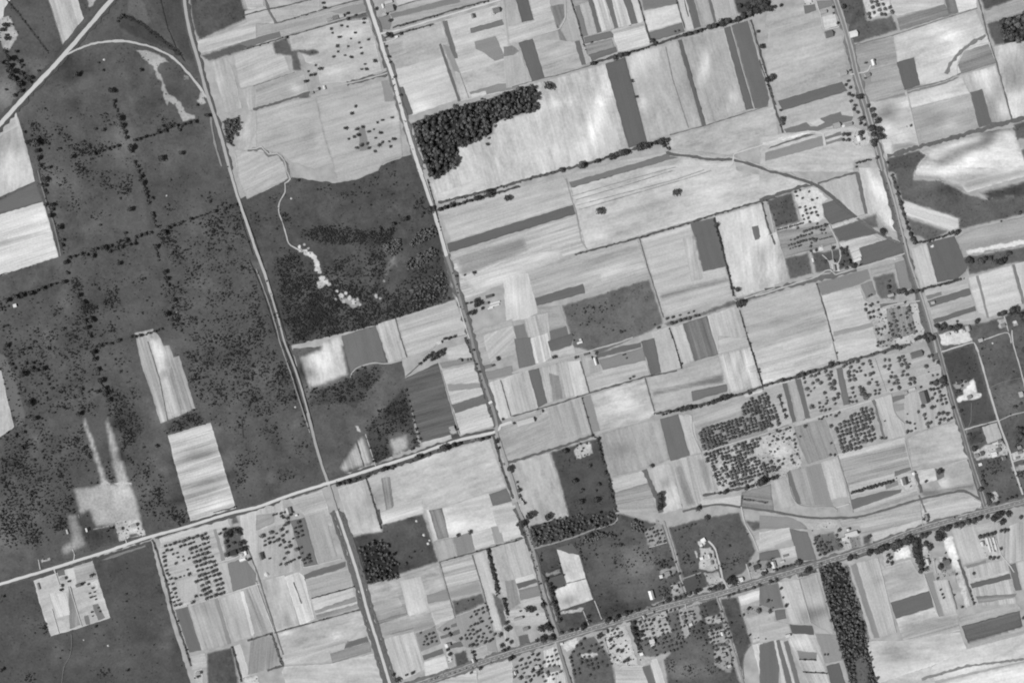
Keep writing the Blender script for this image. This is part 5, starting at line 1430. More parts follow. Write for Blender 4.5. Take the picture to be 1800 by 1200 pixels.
B over the lower middle scrub pasture ; 1800 | 480,430 520,450 560,490 640,500 690,520 750,500 790,528 690,563 515,604 495,540
B over the low scrub by the pale bright field ; 350 | 540,688 590,671 620,660 632,647 665,640 677,655 650,685 625,720 605,710 545,712
B over the triangular scrub ; 420 | 710,678 727,740 741,787 730,787 720,760 680,765 687,800 660,817 645,772 642,752 675,717
B over the dark pasture at mid right ; 45 | 995,535 1075,537 1090,590 1007,595
B over the scrub lots at the lower middle ; 160 | 935,930 1085,900 1085,915 1020,935 945,962
B over the lots above the highway ; 60 | 1090,945 1180,960 1200,1030 1160,1020 1110,960
B over the lower left lot scrub ; 130 | 0,900 57,905 62,945 40,962 0,957
B over the dark blob by the smallholding ; 70 | 92,912 107,905 115,920 105,932 92,927
B over the pasture by the west road ; 60 | 297,900 330,900 327,920 305,915
B over the upper west scrub edge ; 120 | 350,395 425,362 435,430 400,450 372,430
B over the wood floor running to the bottom edge ; 260 | 1440,995 1480,990 1500,1040 1520,1110 1540,1210 1500,1210 1480,1150 1450,1060
@px
B over the whole middle left pasture ; 1000 | 110,440 300,430 440,380 520,640 560,820 430,880 400,760 330,740 330,600 240,590 240,720 120,700
B over the far left pasture ; 700 | 0,520 120,520 180,720 150,740 240,820 250,920 0,960
B over the upper left pasture ; 260 | 40,200 200,180 230,250 410,290 420,360 120,440 80,330
B over the lower left pasture ; 90 | 0,1060 260,970 330,1180 0,1200
B over the middle pasture top ; 150 | 430,360 520,330 740,300 760,380 560,400 480,430
B over the lots right of the lower road ; 200 | 940,960 1220,920 1320,940 1310,1010 1180,1050 1030,1090
B over the dark lots at the right edge ; 120 | 1660,620 1800,590 1800,880 1740,890
B over the southern pasture ; 120 | 1060,1150 1200,1100 1300,1090 1310,1200 1090,1200
O in the gardens along the bottom edge | gb ; 8 8 2.4 0.5 | 900,1160 980,1135 990,1200 905,1200
O in the gardens by the side street | gs ; 7 7 2.2 0.5 | 1150,985 1190,975 1205,1035 1160,1050
O in the gardens opposite the side street | go ; 7 7 2.2 0.55 | 1200,1075 1260,1055 1290,1120 1225,1140
O in the small lot below the thicket | gl ; 6.5 6.5 2.2 0.4 | 1132,932 1160,925 1170,950 1142,960
O along the southern cottages | gc ; 7 7 2.2 0.5 | 1245,1105 1285,1100 1290,1180 1255,1180
'''
BUILT = '''
@px
b in the farm with the long white barn | 1496,938,22,7,16,228,barn 1484.5,946.7,10,6,16,222,house 1491,931,5,5,16,210,silo 1360,992,12,8,106,205,house
b beside the loose lots west of that farm | 1329.7,996.5,11,8,16,95,house 1317,993,5,4,16,92,shed 1300.5,1019,11,8,16,236,house
b in the big-barn farm by the right road | 1611,623,20,11,16,118,barn 1625,698,22,14,106,112,barn 1603,684,12,5,16,190,shed 1592,690,6,6,16,165,shed
b on the white lot right of the road | 1704,698,7.5,7,20,150,house 1686,672,9,6,16,85,house
b in the cluster of cottages at the right edge | 1754.7,791,8,7,16,130,house 1747,798.7,10,9,16,236,house 1726,797,6,8,16,112,house 1717,801,7,7,16,150,house 1723,816,6,5,16,220,shed 1757,775,7,5,16,132,house 1750,779,11,4,16,215,shed 1757,783,6,4,16,142,shed 1765,805,6,7,16,122,house 1792,786,6,6,16,172,house 1793,795,8,5,16,150,house 1789,804,7,4,16,132,shed
b at the highway corner | 1743,875,9,8,106,168,house
b in the farm beside the avenue | 1470.7,220.5,12,9,16,176,barn 1491,218.7,14,6,16,165,house 1482,222,5,4,16,222,shed 1510.6,243.5,10,9,106,216,house 1489.5,246,8,4,25,112,shed
b in the upper lots along the right road | 1500,60,14,11,16,236,house 1535,110,11,6,106,226,house 1525,132,9,7,16,150,house 1482,129,13,8,16,186,house 1457,60,13,12,16,118,barn 1447,21,12,6,16,182,house 1586,225,16,3.5,16,202,shed
b in the white yard above the highway | 1233,981,6,5,16,238,shed 1236,949,8,7,30,236,shed 1232,958,5,5,16,228,shed 1247,977,8,5,106,196,house 1252,988,7,5,106,120,shed
b among the lots left of the white yard | 1162,1013,6,6,16,236,house 1173,1008,9,8,16,172,house 1188,1030,8,6,16,190,house 1197,1028,7,4,106,120,shed
b standing in the large lower pasture | 1145,1045,16,8,106,242,barn
b in the southern gardens below the highway | 1146,1127,9,8,16,222,house 1127.5,1149,6,5,16,236,shed 987,1131,5,4,16,225,shed 978,1172,9,5,16,132,shed 1167,1090,8,8,16,182,house 1167,1077,8,6,16,202,house 1063,1110,8,7,16,170,house
b in the farm below the great dark row | 1626,962,7,5,16,232,house 1663.6,988,11,10,16,120,barn 1631,987,12,6,106,196,barn
b in the greenhouse yard at the lower right | 1727,955,8,7,106,202,house 1738,957,26,3.5,106,206,greenhouse 1743.5,957,26,3,106,196,greenhouse 1749,955,24,3,106,206,greenhouse 1757.5,920,7,6,106,152,house
b beside the lane north of the highway | 1629,908,9,8,106,142,house
b in the dark-roofed farm by the concession road | 430.7,968.7,13,4,106,238,shed 426,983,11,4,16,236,shed 423,966,9,8,16,96,barn 410,971,11,9,16,76,barn 398.6,974,9,8,16,98,shed 418,935,8,7,106,110,house
b in the loose orchard farm | 459,977,13,7,106,122,barn 507,897,11,9,106,176,house 521,905,4,3,16,235,shed
b in the farmyard beside the middle road | 859.5,520.7,12,5.5,16,112,barn 870,532,18,3,16,226,greenhouse 869,537,18,2.6,16,222,greenhouse 862,541.5,10,2.6,16,226,greenhouse 855,533,6,5,16,150,house
b in the loop drive farm | 1429,457,7,3.5,106,216,shed 1507,457,14,4,20,222,shed 1467,471,11,5,100,150,house 1462,460,8,6,16,196,house
b in the small farm left of the upper pale road | 590,30.5,10,7,16,132,barn 579.6,34,11,6,16,172,house 600,28,8,6,16,202,house
b in the farm right of the upper pale road | 673,11,8,3.5,106,222,shed 684.5,15,14,12,16,166,barn 683,4,14,5,16,202,shed 675.5,25,7,6,16,200,house
b at the end of the upper lane | 555.6,157,8,6,16,182,house 570,154,7,4,106,212,shed 548,163,6,5,16,150,shed 697,65,5,4,16,225,shed
b in the farm on the middle lane | 1019,602,10,3.5,16,222,shed 1020,597,4,4,16,215,shed 1046.7,634.7,14,4.5,106,228,barn 1013,628,7,4,16,112,shed 1031,622,10,4,16,112,shed 1036,630,8,6,16,196,house
b in the fenced lots at the lower left | 210,930,8,6,16,182,house 235,923,10,6,16,176,house 238,930,8,4,16,230,shed 152,931,7,3,106,232,shed 118,934,8,3,106,202,shed
b in the smallholding at the lower left | 110,1017,9,6,16,176,house 138,1028,9,6,16,120,barn 105,1030,6,6,16,216,house 67,1030,12,4,106,152,shed
b in the long barn farm at mid picture | 923.75,741,31,9,16,205,barn 947,724,12,6,16,182,house
b in the farm at the end of the straight hedge | 1591,845,13,9,106,106,house 1585.5,847,12,3,106,216,shed 1606,832,5.5,5.5,16,218,silo
b beside the concession road junction | 795,752,8,7,16,182,house 807,634,8,6,16,152,house 824,632,6,5,16,142,shed 875,630,8,5,106,112,shed 772,602,8,5,16,228,house 862,707,7,4,30,232,shed
b alone in the left scrub pasture | 26,537,6,6,16,228,shed
b in the garden plots at the top | 831,28,8,6,106,142,house 872,18,12,9,16,142,barn 866,24,7,5,16,190,shed
b beside the tree-lined lots at the right | 1702,577,10,8,106,172,house 1694,583,6,5,16,200,shed 1640,532,6,5,16,190,house 1566,519,10,5,16,190,house
b in the lower middle village | 924,1105,10,6,16,152,house 911,1087,16,5,16,185,barn 787,1133,6,10,106,205,house 832,1160,8,5,106,196,house 951,1110,7,6,16,190,house
b at the white cottages of the far right | 1724,598,7,6,16,190,house 1795,693,6,10,16,200,house 1385,1117,9,5,16,220,house 348,1183,8,6,16,185,house
b in the cottage row below the highway | 1075,1092,7,6,16,172,house 1090,1112,6,5,16,120,shed 1105,1096,8,6,16,200,house 1132,1084,7,6,106,186,house 1201,1085,7,6,16,140,house 1214,1097,6,5,16,205,shed
b on the cottage lots by the southern side road | 1263,1090,8,6,16,190,house 1270,1113,7,6,106,206,house 1278,1128,6,5,16,130,shed 1272,1150,8,6,16,176,house 1282,1170,7,5,16,205,house
b in the bottom edge gardens | 906,1182,7,5,106,190,house 926,1190,6,5,16,140,shed 944,1172,8,6,16,206,house 962,1186,7,6,106,170,house
b on the right hand lots by the curved street | 1666,588,7,5,16,205,house 1681,583,6,5,106,160,house 1763,572,8,6,16,150,house 1784,566,6,5,16,205,shed
b in the row of plots north of the highway | 1343,1003,7,5,16,205,house 1352,985,6,4,16,120,shed 1381,976,10,4,16,135,greenhouse 1375,987,8,4,16,200,shed
'''
BLOBS = '''
1055,190,14,75,16,38
985,182,28,9,-10,25
940,280,40,20,-15,14
1120,110,14,28,16,26
1146,100,18,22,16,18
1130,182,10,12,0,30
1210,150,14,25,16,-14
1238,120,9,32,16,34
1290,170,9,11,0,26
1275,195,25,8,-16,15
1490,150,50,20,-10,-8
1400,100,50,14,-16,12
1665,60,34,13,20,22
1680,92,26,14,-16,24
1660,72,40,7,-30,16
1730,130,22,10,-16,30
1735,152,12,12,0,28
1778,88,14,8,0,14
1770,195,16,16,0,26
1787,170,14,12,0,24
1790,130,22,30,0,-34
1560,200,17,14,0,-42
1556,224,14,14,0,26
1590,182,20,8,0,22
1650,172,30,8,-16,22
1700,190,18,8,-16,22
1645,205,30,14,0,-14
1672,215,16,16,0,22
1740,200,9,40,16,-18
1585,238,12,12,0,24
1700,262,60,10,-25,-52
1740,240,12,30,30,-40
1690,290,50,12,-28,28
1630,295,22,9,-20,16
1560,260,14,12,0,24
1550,340,12,26,-25,38
1565,390,10,22,-25,34
1530,320,9,26,-20,16
1700,320,50,10,-16,-24
1340,420,16,22,0,26
1335,460,25,22,0,18
1340,450,9,18,0,-30
1355,400,9,24,16,16
1310,380,14,14,0,12
1360,470,14,18,0,26
560,630,32,14,-25,18
550,655,18,24,-10,14
545,655,12,10,0,-48
535,640,8,20,16,-40
575,675,30,6,-16,16
660,870,26,22,-10,-26
640,870,18,14,0,16
355,760,28,9,-16,16
345,800,38,8,-14,-40
370,845,40,6,-16,-44
350,830,40,8,-16,14
345,870,45,8,-16,-30
380,885,30,12,-16,18
290,620,14,12,0,24
200,860,26,22,0,14
205,745,14,12,0,-26
210,800,10,14,0,-26
20,690,10,26,16,16
25,290,30,40,0,16
20,250,30,20,0,-22
1100,700,20,16,0,20
1080,705,18,28,0,12
1150,730,30,9,-16,12
1090,790,28,12,-16,-16
1170,848,9,9,0,-30
1175,880,14,14,0,20
1650,815,18,10,0,16
1700,800,45,9,-16,12
1660,850,12,14,0,34
1640,830,20,10,0,-12
1560,1015,28,7,-16,-16
1460,1075,0,0,0,0
1430,1055,18,14,0,18
1420,1080,12,16,0,-20
1440,1075,20,9,-16,-26
1405,1130,12,8,0,22
1600,1015,22,16,0,-16
1620,1060,28,18,-16,14
1640,1095,60,9,-16,-30
1570,1145,22,18,0,-24
1640,1170,36,10,-16,14
1720,1175,60,16,-16,24
1660,955,20,18,0,26
1690,975,14,20,0,14
1590,970,16,12,0,30
590,1115,16,7,-10,38
500,1110,16,6,-10,28
520,1160,50,9,-16,18
660,1035,12,7,0,22
690,1030,9,6,0,24
770,1030,20,9,-16,14
790,935,0,0,0,0
800,920,22,16,0,18
980,1005,16,7,-16,-16
1000,1055,16,9,-16,-44
985,1030,40,8,-16,12
700,190,10,30,10,14
730,180,12,22,10,16
745,190,14,10,0,20
620,60,22,14,0,12
520,155,10,7,0,30
590,130,16,14,0,12
500,200,50,8,-16,8
870,410,60,9,-16,12
900,430,50,9,-16,-16
880,335,50,8,-16,14
960,440,50,8,-16,12
1120,370,60,8,-16,-22
1100,410,50,9,-16,-18
1060,415,14,9,0,22
1180,400,70,7,-16,14
1070,475,50,7,-16,22
1060,455,40,5,-16,-18
1200,445,36,14,0,8
1270,335,50,8,-16,12
1090,300,0,0,0,0
1390,560,50,8,-16,-14
1400,600,60,7,-16,14
1480,545,30,9,-16,10
1395,660,60,9,-16,10
1310,655,8,35,16,22
1290,640,8,24,16,14
880,485,30,14,-10,16
900,520,16,20,0,18
1020,340,0,0,0,0
300,180,0,0,0,0
100,310,40,40,0,8
210,240,30,40,0,8
60,400,60,25,0,6
340,330,40,25,0,-6
300,1080,50,24,0,6
220,1000,50,24,0,-8
60,1110,60,30,0,6
180,1160,60,20,0,7
620,380,60,40,0,-5
1130,1000,50,40,0,10
1180,1180,50,20,0,12
1250,1140,40,25,0,8
1160,1075,0,0,0,0
1700,650,40,30,0,-6
1780,690,25,20,0,16
1760,560,25,20,0,-6
'''
# ------------------------------------------------------------------ read the survey sheets
def rows(txt):
    c = r = None
    for ln in txt.strip().split('\n'):
        ln = ln.strip()
        if not ln:
            continue
        if ln.startswith('@'):
            p = ln[1:].split()
            c, r = (None, None) if p[0] == 'px' else (int(p[0]), int(p[1]))
            continue
        parts = [q.strip() for q in ln.split('|')]
        pts = []
        for tok in parts[-1].split():
            q = tok.split(',')
            x, y = float(q[0]), float(q[1])
            rest = q[2:]
            if c is not None:
                x, y = c * 450 + x / 4.0, r * 300 + y / 4.0
                if parts[0][0] in 'ToH' and rest:
                    rest = [float(rest[0]) / 4.0]
            elif parts[0][0] in 'To' and rest:
                rest = [float(rest[0])]
            X, Y = world(x, y)
            pts.append((X, Y) + tuple(rest))
        yield parts, pts, c is not None


def wobble(loop, step=7.0, amp=0.45, closed=True):
    out = []
    n = len(loop)
    for i in range(n if closed else n - 1):
        a, b = loop[i], loop[(i + 1) % n]
        L = math.hypot(b[0] - a[0], b[1] - a[1])
        k = max(1, int(L / step))
        out.append(a)
        for j in range(1, k):
            t = j / k
            w = amp * (RNG.random() - 0.5) * 2
            out.append((a[0] + (b[0] - a[0]) * t - (b[1] - a[1]) / L * w, a[1] + (b[1] - a[1]) * t + (b[0] - a[0]) / L * w))
    if not closed:
        out.append(loop[-1])
    return out


BL = []
for ln in BLOBS.strip().split('\n'):
    x, y, rx, ry, a, d = [float(q) for q in ln.split(',')]
    if rx:
        X, Y = world(x, y)
        BL.append((X, Y, rx, ry, math.radians(-a), d))

for _k in range(170):                    # damp hollows and dry rises of the rough western pastures
    X, Y = world(RNG.random() * 800, 100 + RNG.random() * 1100)
    BL.append((X, Y, 8 + 40 * RNG.random() ** 2, 6 + 18 * RNG.random(), RNG.random() * 3.14, RNG.choice((-11, -8, 8, 12, 15)) * (0.5 + 0.5 * RNG.random())))


def blob_delta(xs, ys):
    t = np.zeros_like(xs)
    for X, Y, rx, ry, a, d in BL:
        dx, dy = xs - X, ys - Y
        u = (dx * math.cos(a) + dy * math.sin(a)) / rx
        v = (-dx * math.sin(a) + dy * math.cos(a)) / ry
        t += 1.25 * d * np.exp(-(u * u + v * v) * 0.9)
    return t


def finish_sheet(name, bm, z, tone, st, mo, ang, mat, blobs, drop=True, edge=0, fade=None):
    """Flat sheet of ground with turned-down edges, its tone and row direction stored on it."""
    if drop:
        be = [e for e in bm.edges if e.is_boundary]
        g = bmesh.ops.extrude_edge_only(bm, edges=be)
        for v in (q for q in g['geom'] if isinstance(q, bmesh.types.BMVert)):
            v.co.z = -0.3
    me = bpy.data.meshes.new(name)
    bm.to_mesh(me)
    bm.free()
    nv = len(me.vertices)
    co = np.empty(nv * 3)
    me.vertices.foreach_get('co', co)
    co = co.reshape(-1, 3)
    tn = np.full(nv, float(tone))
    if edge and 'edge' in me.attributes:
        eg = np.zeros(nv, dtype=np.float32)
        me.attributes['edge'].data.foreach_get('value', eg)
        tn += eg * edge
    if fade:
        dd = edge_distance(co[:, 0], co[:, 1], fade[0])
        near = np.nonzero(dd < fade[1])[0]
        for q in near:
            k = dd[q] / fade[1]
            k = k * k * (3 - 2 * k)
            tn[q] += (under_tone(co[q, 0], co[q, 1]) - tn[q]) * (1 - k)
    if blobs:
        tn = np.clip(tn + blob_delta(co[:, 0], co[:, 1]), 45, 236)
    s = tn / 255.0
    L = np.where(s <= 0.04045, s / 12.92, ((s + 0.055) / 1.055) ** 2.4) / KLIGHT
    at = me.attributes.new('soil', 'FLOAT_COLOR', 'POINT')
    c4 = np.ones((nv, 4), dtype=np.float32)
    c4[:, 0], c4[:, 1], c4[:, 2] = L, st, mo
    at.data.foreach_set('color', c4.ravel())
    uvl = me.uv_layers.new(name='rows')
    vi = np.empty(len(me.loops), dtype=np.int32)
    me.loops.foreach_get('vertex_index', vi)
    ca, sa = math.cos(ang), math.sin(ang)
    ox, oy = RNG.random(2) * 900
    u = co[:, 0] * ca + co[:, 1] * sa + ox
    v = -co[:, 0] * sa + co[:, 1] * ca + oy
    uvl.data.foreach_set('uv', np.stack([u[vi], v[vi]], 1).astype(np.float32).ravel())
    me.materials.append(mat)
    return link(name, me, None, 'structure')


# ------------------------------------------------------------------ the ground
gm = mesh('ground', [(-15000, -15000, -0.25), (15000, -15000, -0.25), (15000, 15000, -0.25), (-15000, 15000, -0.25)], [(0, 1, 2, 3)], ground_material())
link('ground', gm, None, 'structure')

KIND = {'F': ('hay_field', 'hay', 0.24, 0.24), 'S': ('striped_field', 'strip', 0.42, 0.14), 'M': ('bare_soil_field', 'soil', 0.13, 0.42),
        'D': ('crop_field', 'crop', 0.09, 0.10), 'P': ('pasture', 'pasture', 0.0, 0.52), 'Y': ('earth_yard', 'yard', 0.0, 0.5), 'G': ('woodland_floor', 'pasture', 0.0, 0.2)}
placed, drawn, clutter = [], [], []


def sharpest(p):
    m = 9.0
    for i in range(len(p)):
        a, b, c = Vector(p[i - 2]), Vector(p[i - 1]), Vector(p[i])
        u, w = a - b, c - b
        if u.length > 0.5 and w.length > 0.5:
            m = min(m, u.angle(w))
    return m


def edge_distance(xs, ys, loop):
    d = np.full(len(xs), 1e9)
    for i in range(len(loop)):
        (ax, ay), (bx, by) = loop[i - 1], loop[i]
        ux, uy = bx - ax, by - ay
        q = ux * ux + uy * uy or 1e-9
        t = np.clip(((xs - ax) * ux + (ys - ay) * uy) / q, 0, 1)
        d = np.minimum(d, np.hypot(xs - ax - ux * t, ys - ay - uy * t))
    return d


def under_tone(x, y):
    for p, t, b in reversed(drawn):
        if b[0] <= x <= b[1] and b[2] <= y <= b[3] and inside(p, x, y):
            return t
    return 165.0


land = list(rows(LAND))
for parts, pts, _ in rows(PLANTS):      # dark floor sheet under each wood
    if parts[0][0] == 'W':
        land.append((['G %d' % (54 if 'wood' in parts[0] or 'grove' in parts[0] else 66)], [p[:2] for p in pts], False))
for parts, pts, _ in land:
    op, tone = parts[0].split()
    across = tone.endswith('/')          # rows run across the long side
    tone = float(tone.rstrip('/'))
    tone = tone if tone < 140 else 140 + (tone - 140) * 0.90
    softring = op.islower()
    op = op.upper()
    if area(pts) < 0:
        pts = pts[::-1]
    name, mk, st, mo = KIND[op]
    rp = [rot16(*p) for p in pts]
    bb = (min(p[0] for p in rp) + 1, max(p[0] for p in rp) - 1, min(p[1] for p in rp) + 1, max(p[1] for p in rp) - 1)
    lev = 0
    for b2, l2 in placed:
        if bb[0] < b2[1] and b2[0] < bb[1] and bb[2] < b2[3] and b2[2] < bb[3]:
            lev = max(lev, l2 + 1)
    placed.append((bb, lev))
    z = 0.0 + 0.006 * lev
    best, ang = 0, 0
    for i in range(len(pts)):
        a, b = pts[i - 1], pts[i]
        L = math.hypot(b[0] - a[0], b[1] - a[1])
        if L > best:
            best, ang = L, math.atan2(b[1] - a[1], b[0] - a[0])
    if across:
        ang += math.pi / 2
    xs, ys = [p[0] for p in pts], [p[1] for p in pts]
    soft = op in 'YPG'
    loop = wobble(pts, 4.0 if op == 'Y' else 6.0, 1.6 if op == 'Y' else (1.1 if soft else 0.75))
    bm = bmesh.new()
    nl = len(loop)
    cv, ce, cf = delaunay_2d_cdt([Vector(p) for p in loop], [], [list(range(nl))], 1, 0.001)[:3]
    vs = [bm.verts.new((p.x, p.y, z)) for p in cv]
    for t in cf:
        try:
            bm.faces.new([vs[q] for q in t])
        except ValueError:
            pass
    for q in [q for q in bm.verts if not q.link_faces]:
        bm.verts.remove(q)
    bmesh.ops.recalc_face_normals(bm, faces=bm.faces[:])
    if sum(q.normal.z for q in bm.faces) < 0:
        bmesh.ops.reverse_faces(bm, faces=bm.faces[:])
    peri = sum(math.hypot(pts[i][0] - pts[i - 1][0], pts[i][1] - pts[i - 1][1]) for i in range(len(pts)))
    tagl = bm.verts.layers.float.new('edge')
    slim = abs(area(pts)) / peri
    under = None
    if softring or (op in 'YPG' and len(placed) > 4):
        under = min(8.0, slim * 1.1) if softring else min(2.5, slim * 0.5) if op in 'YG' else min(4.0, slim * 1.1)
    elif op in 'FSMD' and slim > 4.0 and sharpest(pts) > 0.7:
        bmesh.ops.inset_region(bm, faces=bm.faces[:], thickness=2.4 + 1.2 * RNG.random(), use_boundary=True, use_even_offset=False)
        for e in bm.edges:
            if e.is_boundary:
                for q in e.verts:
                    q[tagl] = 1.0
    bm.normal_update()
    bad = [q for q in bm.faces if q.normal.z < 0.5]
    if bad and len(bad) < len(bm.faces):
        bmesh.ops.delete(bm, geom=bad, context='FACES')
    hasblob = op != 'D' and any(min(xs) - b[2] < b[0] < max(xs) + b[2] and min(ys) - b[3] < b[1] < max(ys) + b[3] for b in BL)
    if hasblob or under is not None:
        st_ = 7.0 if under is None else min(5.0, max(2.0, under * 0.6))
        for ax in (0, 1):
            lo, hi = (min(xs), max(xs)) if ax == 0 else (min(ys), max(ys))
            lo, hi = max(lo, -940 if ax == 0 else -640), min(hi, 940 if ax == 0 else 640)
            q = math.floor(lo / st_) * st_ + st_
            while q < hi:
                pc = (q, 0, 0) if ax == 0 else (0, q, 0)
                pn = (1, 0, 0) if ax == 0 else (0, 1, 0)
                bmesh.ops.bisect_plane(bm, geom=bm.verts[:] + bm.edges[:] + bm.faces[:], plane_co=pc, plane_no=pn, dist=0.01)
                q += st_
    finish_sheet(name, bm, z, tone + RNG.normal(0, 6.0 if op in 'FSM' else 2.0), st * (0.7 + 0.6 * RNG.random()), mo * (0.7 + 0.6 * RNG.random()), ang, MAT[mk], hasblob, edge=(RNG.choice((-16, -10, -6, 6, 10)) if op in 'FSM' else RNG.choice((-6, 5))), fade=(loop, under) if under else None)
    drawn.append((pts, tone, (min(xs), max(xs), min(ys), max(ys))))
    if op == 'Y' and tone < 200 and slim > 2 and not softring:
        for _k in range(int(abs(area(pts)) / 40)):
            q = (min(xs) + RNG.random() * (max(xs) - min(xs)), min(ys) + RNG.random() * (max(ys) - min(ys)))
            if inside(pts, *q):
                clutter.append(q + (0.5 + 0.9 * RNG.random(),))

# ------------------------------------------------------------------ margins, ditches, tracks and roads
def smooth_line(p, step=6.0):
    out = []
    n = len(p)
    for i in range(n - 1):
        p0, p1, p2, p3 = p[max(0, i - 1)], p[i], p[i + 1], p[min(n - 1, i + 2)]
        L = math.hypot(p2[0] - p1[0], p2[1] - p1[1])
        k = max(2, int(L / step))
        for j in range(k):
            t = j / k
            out.append(tuple(0.5 * (2 * p1[q] + (p2[q] - p0[q]) * t + (2 * p0[q] - 5 * p1[q] + 4 * p2[q] - p3[q]) * t * t +
                                    (-p0[q] + 3 * p1[q] - 3 * p2[q] + p3[q]) * t ** 3) for q in (0, 1)))
    out.append(p[-1][:2])
    return out


LKIND = {'r': ('road', 'gravel', 0.10, 0.04), 't': ('farm_track', 'gravel', 0.08, 0.12), 'd': ('field_margin', 'margin', 0.05, 0.15),
         'v': ('road_verge', 'margin', 0.12, 0.15), 'e': ('ditch', 'margin', 0.10, 0.06)}
growth = []                    # weeds and bushes that fill the dark margins
zi = 0
PRI = {'d': 0, 'v': 1, 'e': 2, 't': 3, 'r': 4}
lines = sorted(list(rows(LINES)), key=lambda q: PRI[q[0][0][0]])
for parts, pts, _ in lines:
    op, w, tone = parts[0].split()
    w, tone = float(w), float(tone)
    tone = tone if tone < 140 else 140 + (tone - 140) * 0.85
    name, mk, st, mo = LKIND[op]
    zi += 1
    z = 0.45 + 0.003 * zi
    cl = wobble([p[:2] for p in pts], 5.0, 0.15, False) if op == 'd' else smooth_line(pts)
    bm = bmesh.new()
    prev = None
    uvs = []
    s = 0.0
    ja = {'d': 0.38, 'v': 0.2, 'e': 0.2, 't': 0.25, 'r': 0.09}[op]
    for i, (x, y) in enumerate(cl):
        a, b = cl[max(0, i - 1)], cl[min(len(cl) - 1, i + 1)]
        L = math.hypot(b[0] - a[0], b[1] - a[1]) or 1
        nx, ny = -(b[1] - a[1]) / L, (b[0] - a[0]) / L
        hw = w / 2
        l, r = hw * (1 + ja * RNG.normal()), hw * (1 + ja * RNG.normal())
        l, r = max(0.25 * hw, min(1.8 * hw, l)), max(0.25 * hw, min(1.8 * hw, r))
        if i:
            s += math.hypot(x - cl[i - 1][0], y - cl[i - 1][1])
        cur = (bm.verts.new((x + nx * l, y + ny * l, z)), bm.verts.new((x - nx * r, y - ny * r, z)))
        if prev:
            bm.faces.new((prev[0], prev[1], cur[1], cur[0]))
        prev = cur
        if op in 'd' and tone < 100 and w >= 1.9:
            dens = (100 - tone) / 34.0
            for _k in range(int(dens * w * 0.5 + RNG.random())):
                q = (RNG.random() - 0.5) * w
                t = RNG.random() * 6
                growth.append((x + nx * q + (b[0] - a[0]) / L * t, y + ny * q + (b[1] - a[1]) / L * t, 0.7 + 1.1 * RNG.random()))
    a, b = cl[0], cl[-1]
    o = finish_sheet(name, bm, z, tone, st, mo, math.atan2(b[1] - a[1], b[0] - a[0]), MAT[mk], False)

# broken pale centre dashes of the highway
hw = smooth_line([p for q in lines if q[0][0].startswith('r 6.2 124') for p in q[1]], 4.0)
dash_mat = plain_material('pale_road_paint', alb(185))
V, Fc = [], []
for i in range(0, len(hw) - 1, 2):
    a, b = hw[i], hw[i + 1]
    L = math.hypot(b[0] - a[0], b[1] - a[1])
    ux, uy = (b[0] - a[0]) / L, (b[1] - a[1]) / L
    k = len(V)
    for su, sv in ((0, -.5), (2.6, -.5), (2.6, .5), (0, .5)):
        V.append((a[0] + ux * su - uy * sv * 0.9, a[1] + uy * su + ux * sv * 0.9, 0.45 + 0.003 * (zi + 3)))
    Fc.append((k, k + 1, k + 2, k + 3))
link('road_marking', mesh('road_marking', V, Fc, dash_mat), None, 'structure')

# ------------------------------------------------------------------ vegetation
def clump_cloud(n, rng, size, flat=0.9, core=True, rough=0.22):
    """Leafy crown of unit radius resting on z=0: lumpy core with leaf clumps spread through its outer volume."""
    v, f = [], []
    lobes = [(rng.normal(0, 1, 3), 0.25 + 0.25 * rng.random()) for _ in range(6)]
    lobes = [(l / np.linalg.norm(l), a) for l, a in lobes]

    def rad(d):
        r = 0.78
        for l, a in lobes:
            r += a * max(0.0, float(np.dot(d, l))) ** 4 * 0.9 - 0.03
        return r
    if core:
        nr, ns = 4, 7
        base = len(v)
        v.append((0, 0, 0.05))
        for i in range(1, nr):
            th = math.pi * i / nr
            for j in range(ns):
                ph = 2 * math.pi * (j + 0.5 * (i % 2)) / ns
                d = np.array((math.sin(th) * math.cos(ph), math.sin(th) * math.sin(ph), -math.cos(th)))
                q = d * rad(d) * (0.72 + 0.16 * rng.random())
                v.append((q[0], q[1], flat * (q[2] + 0.95)))
        top = len(v)
        v.append((0, 0, flat * 1.6))
        for j in range(ns):
            f.append((base, base + 1 + (j + 1) % ns, base + 1 + j))
            f.append((top, top - ns + j, top - ns + (j + 1) % ns))
            for i in range(nr - 2):
                a0 = base + 1 + i * ns
                f.append((a0 + j, a0 + (j + 1) % ns, a0 + ns + (j + 1) % ns, a0 + ns + j))
    for _ in range(n):
        d = rng.normal(0, 1, 3)
        d[2] = abs(d[2]) * 1.1 - 0.35
        d /= np.linalg.norm(d)
        p = d * rad(d) * (0.72 + 0.38 * rng.random() ** 0.7)
        p[2] = flat * (p[2] + 0.95)
        nrm = d + rng.normal(0, 0.55, 3)
        nrm /= np.linalg.norm(nrm)
        t = np.cross(nrm, rng.normal(0, 1, 3))
        t /= np.linalg.norm(t) + 1e-6
        b = np.cross(nrm, t)
        s = size * (0.6 + 0.8 * rng.random())
        k = len(v)
        for (a, c) in ((1, 0.2), (0.1, 0.9), (-0.9, -0.1), (0.0, -1.0)):
            q = p + t * a * s + b * c * s * 0.8 + nrm * rng.normal(0, rough * s)
            v.append(tuple(q))
        f.append((k, k + 1, k + 2, k + 3))
    return np.array(v), f


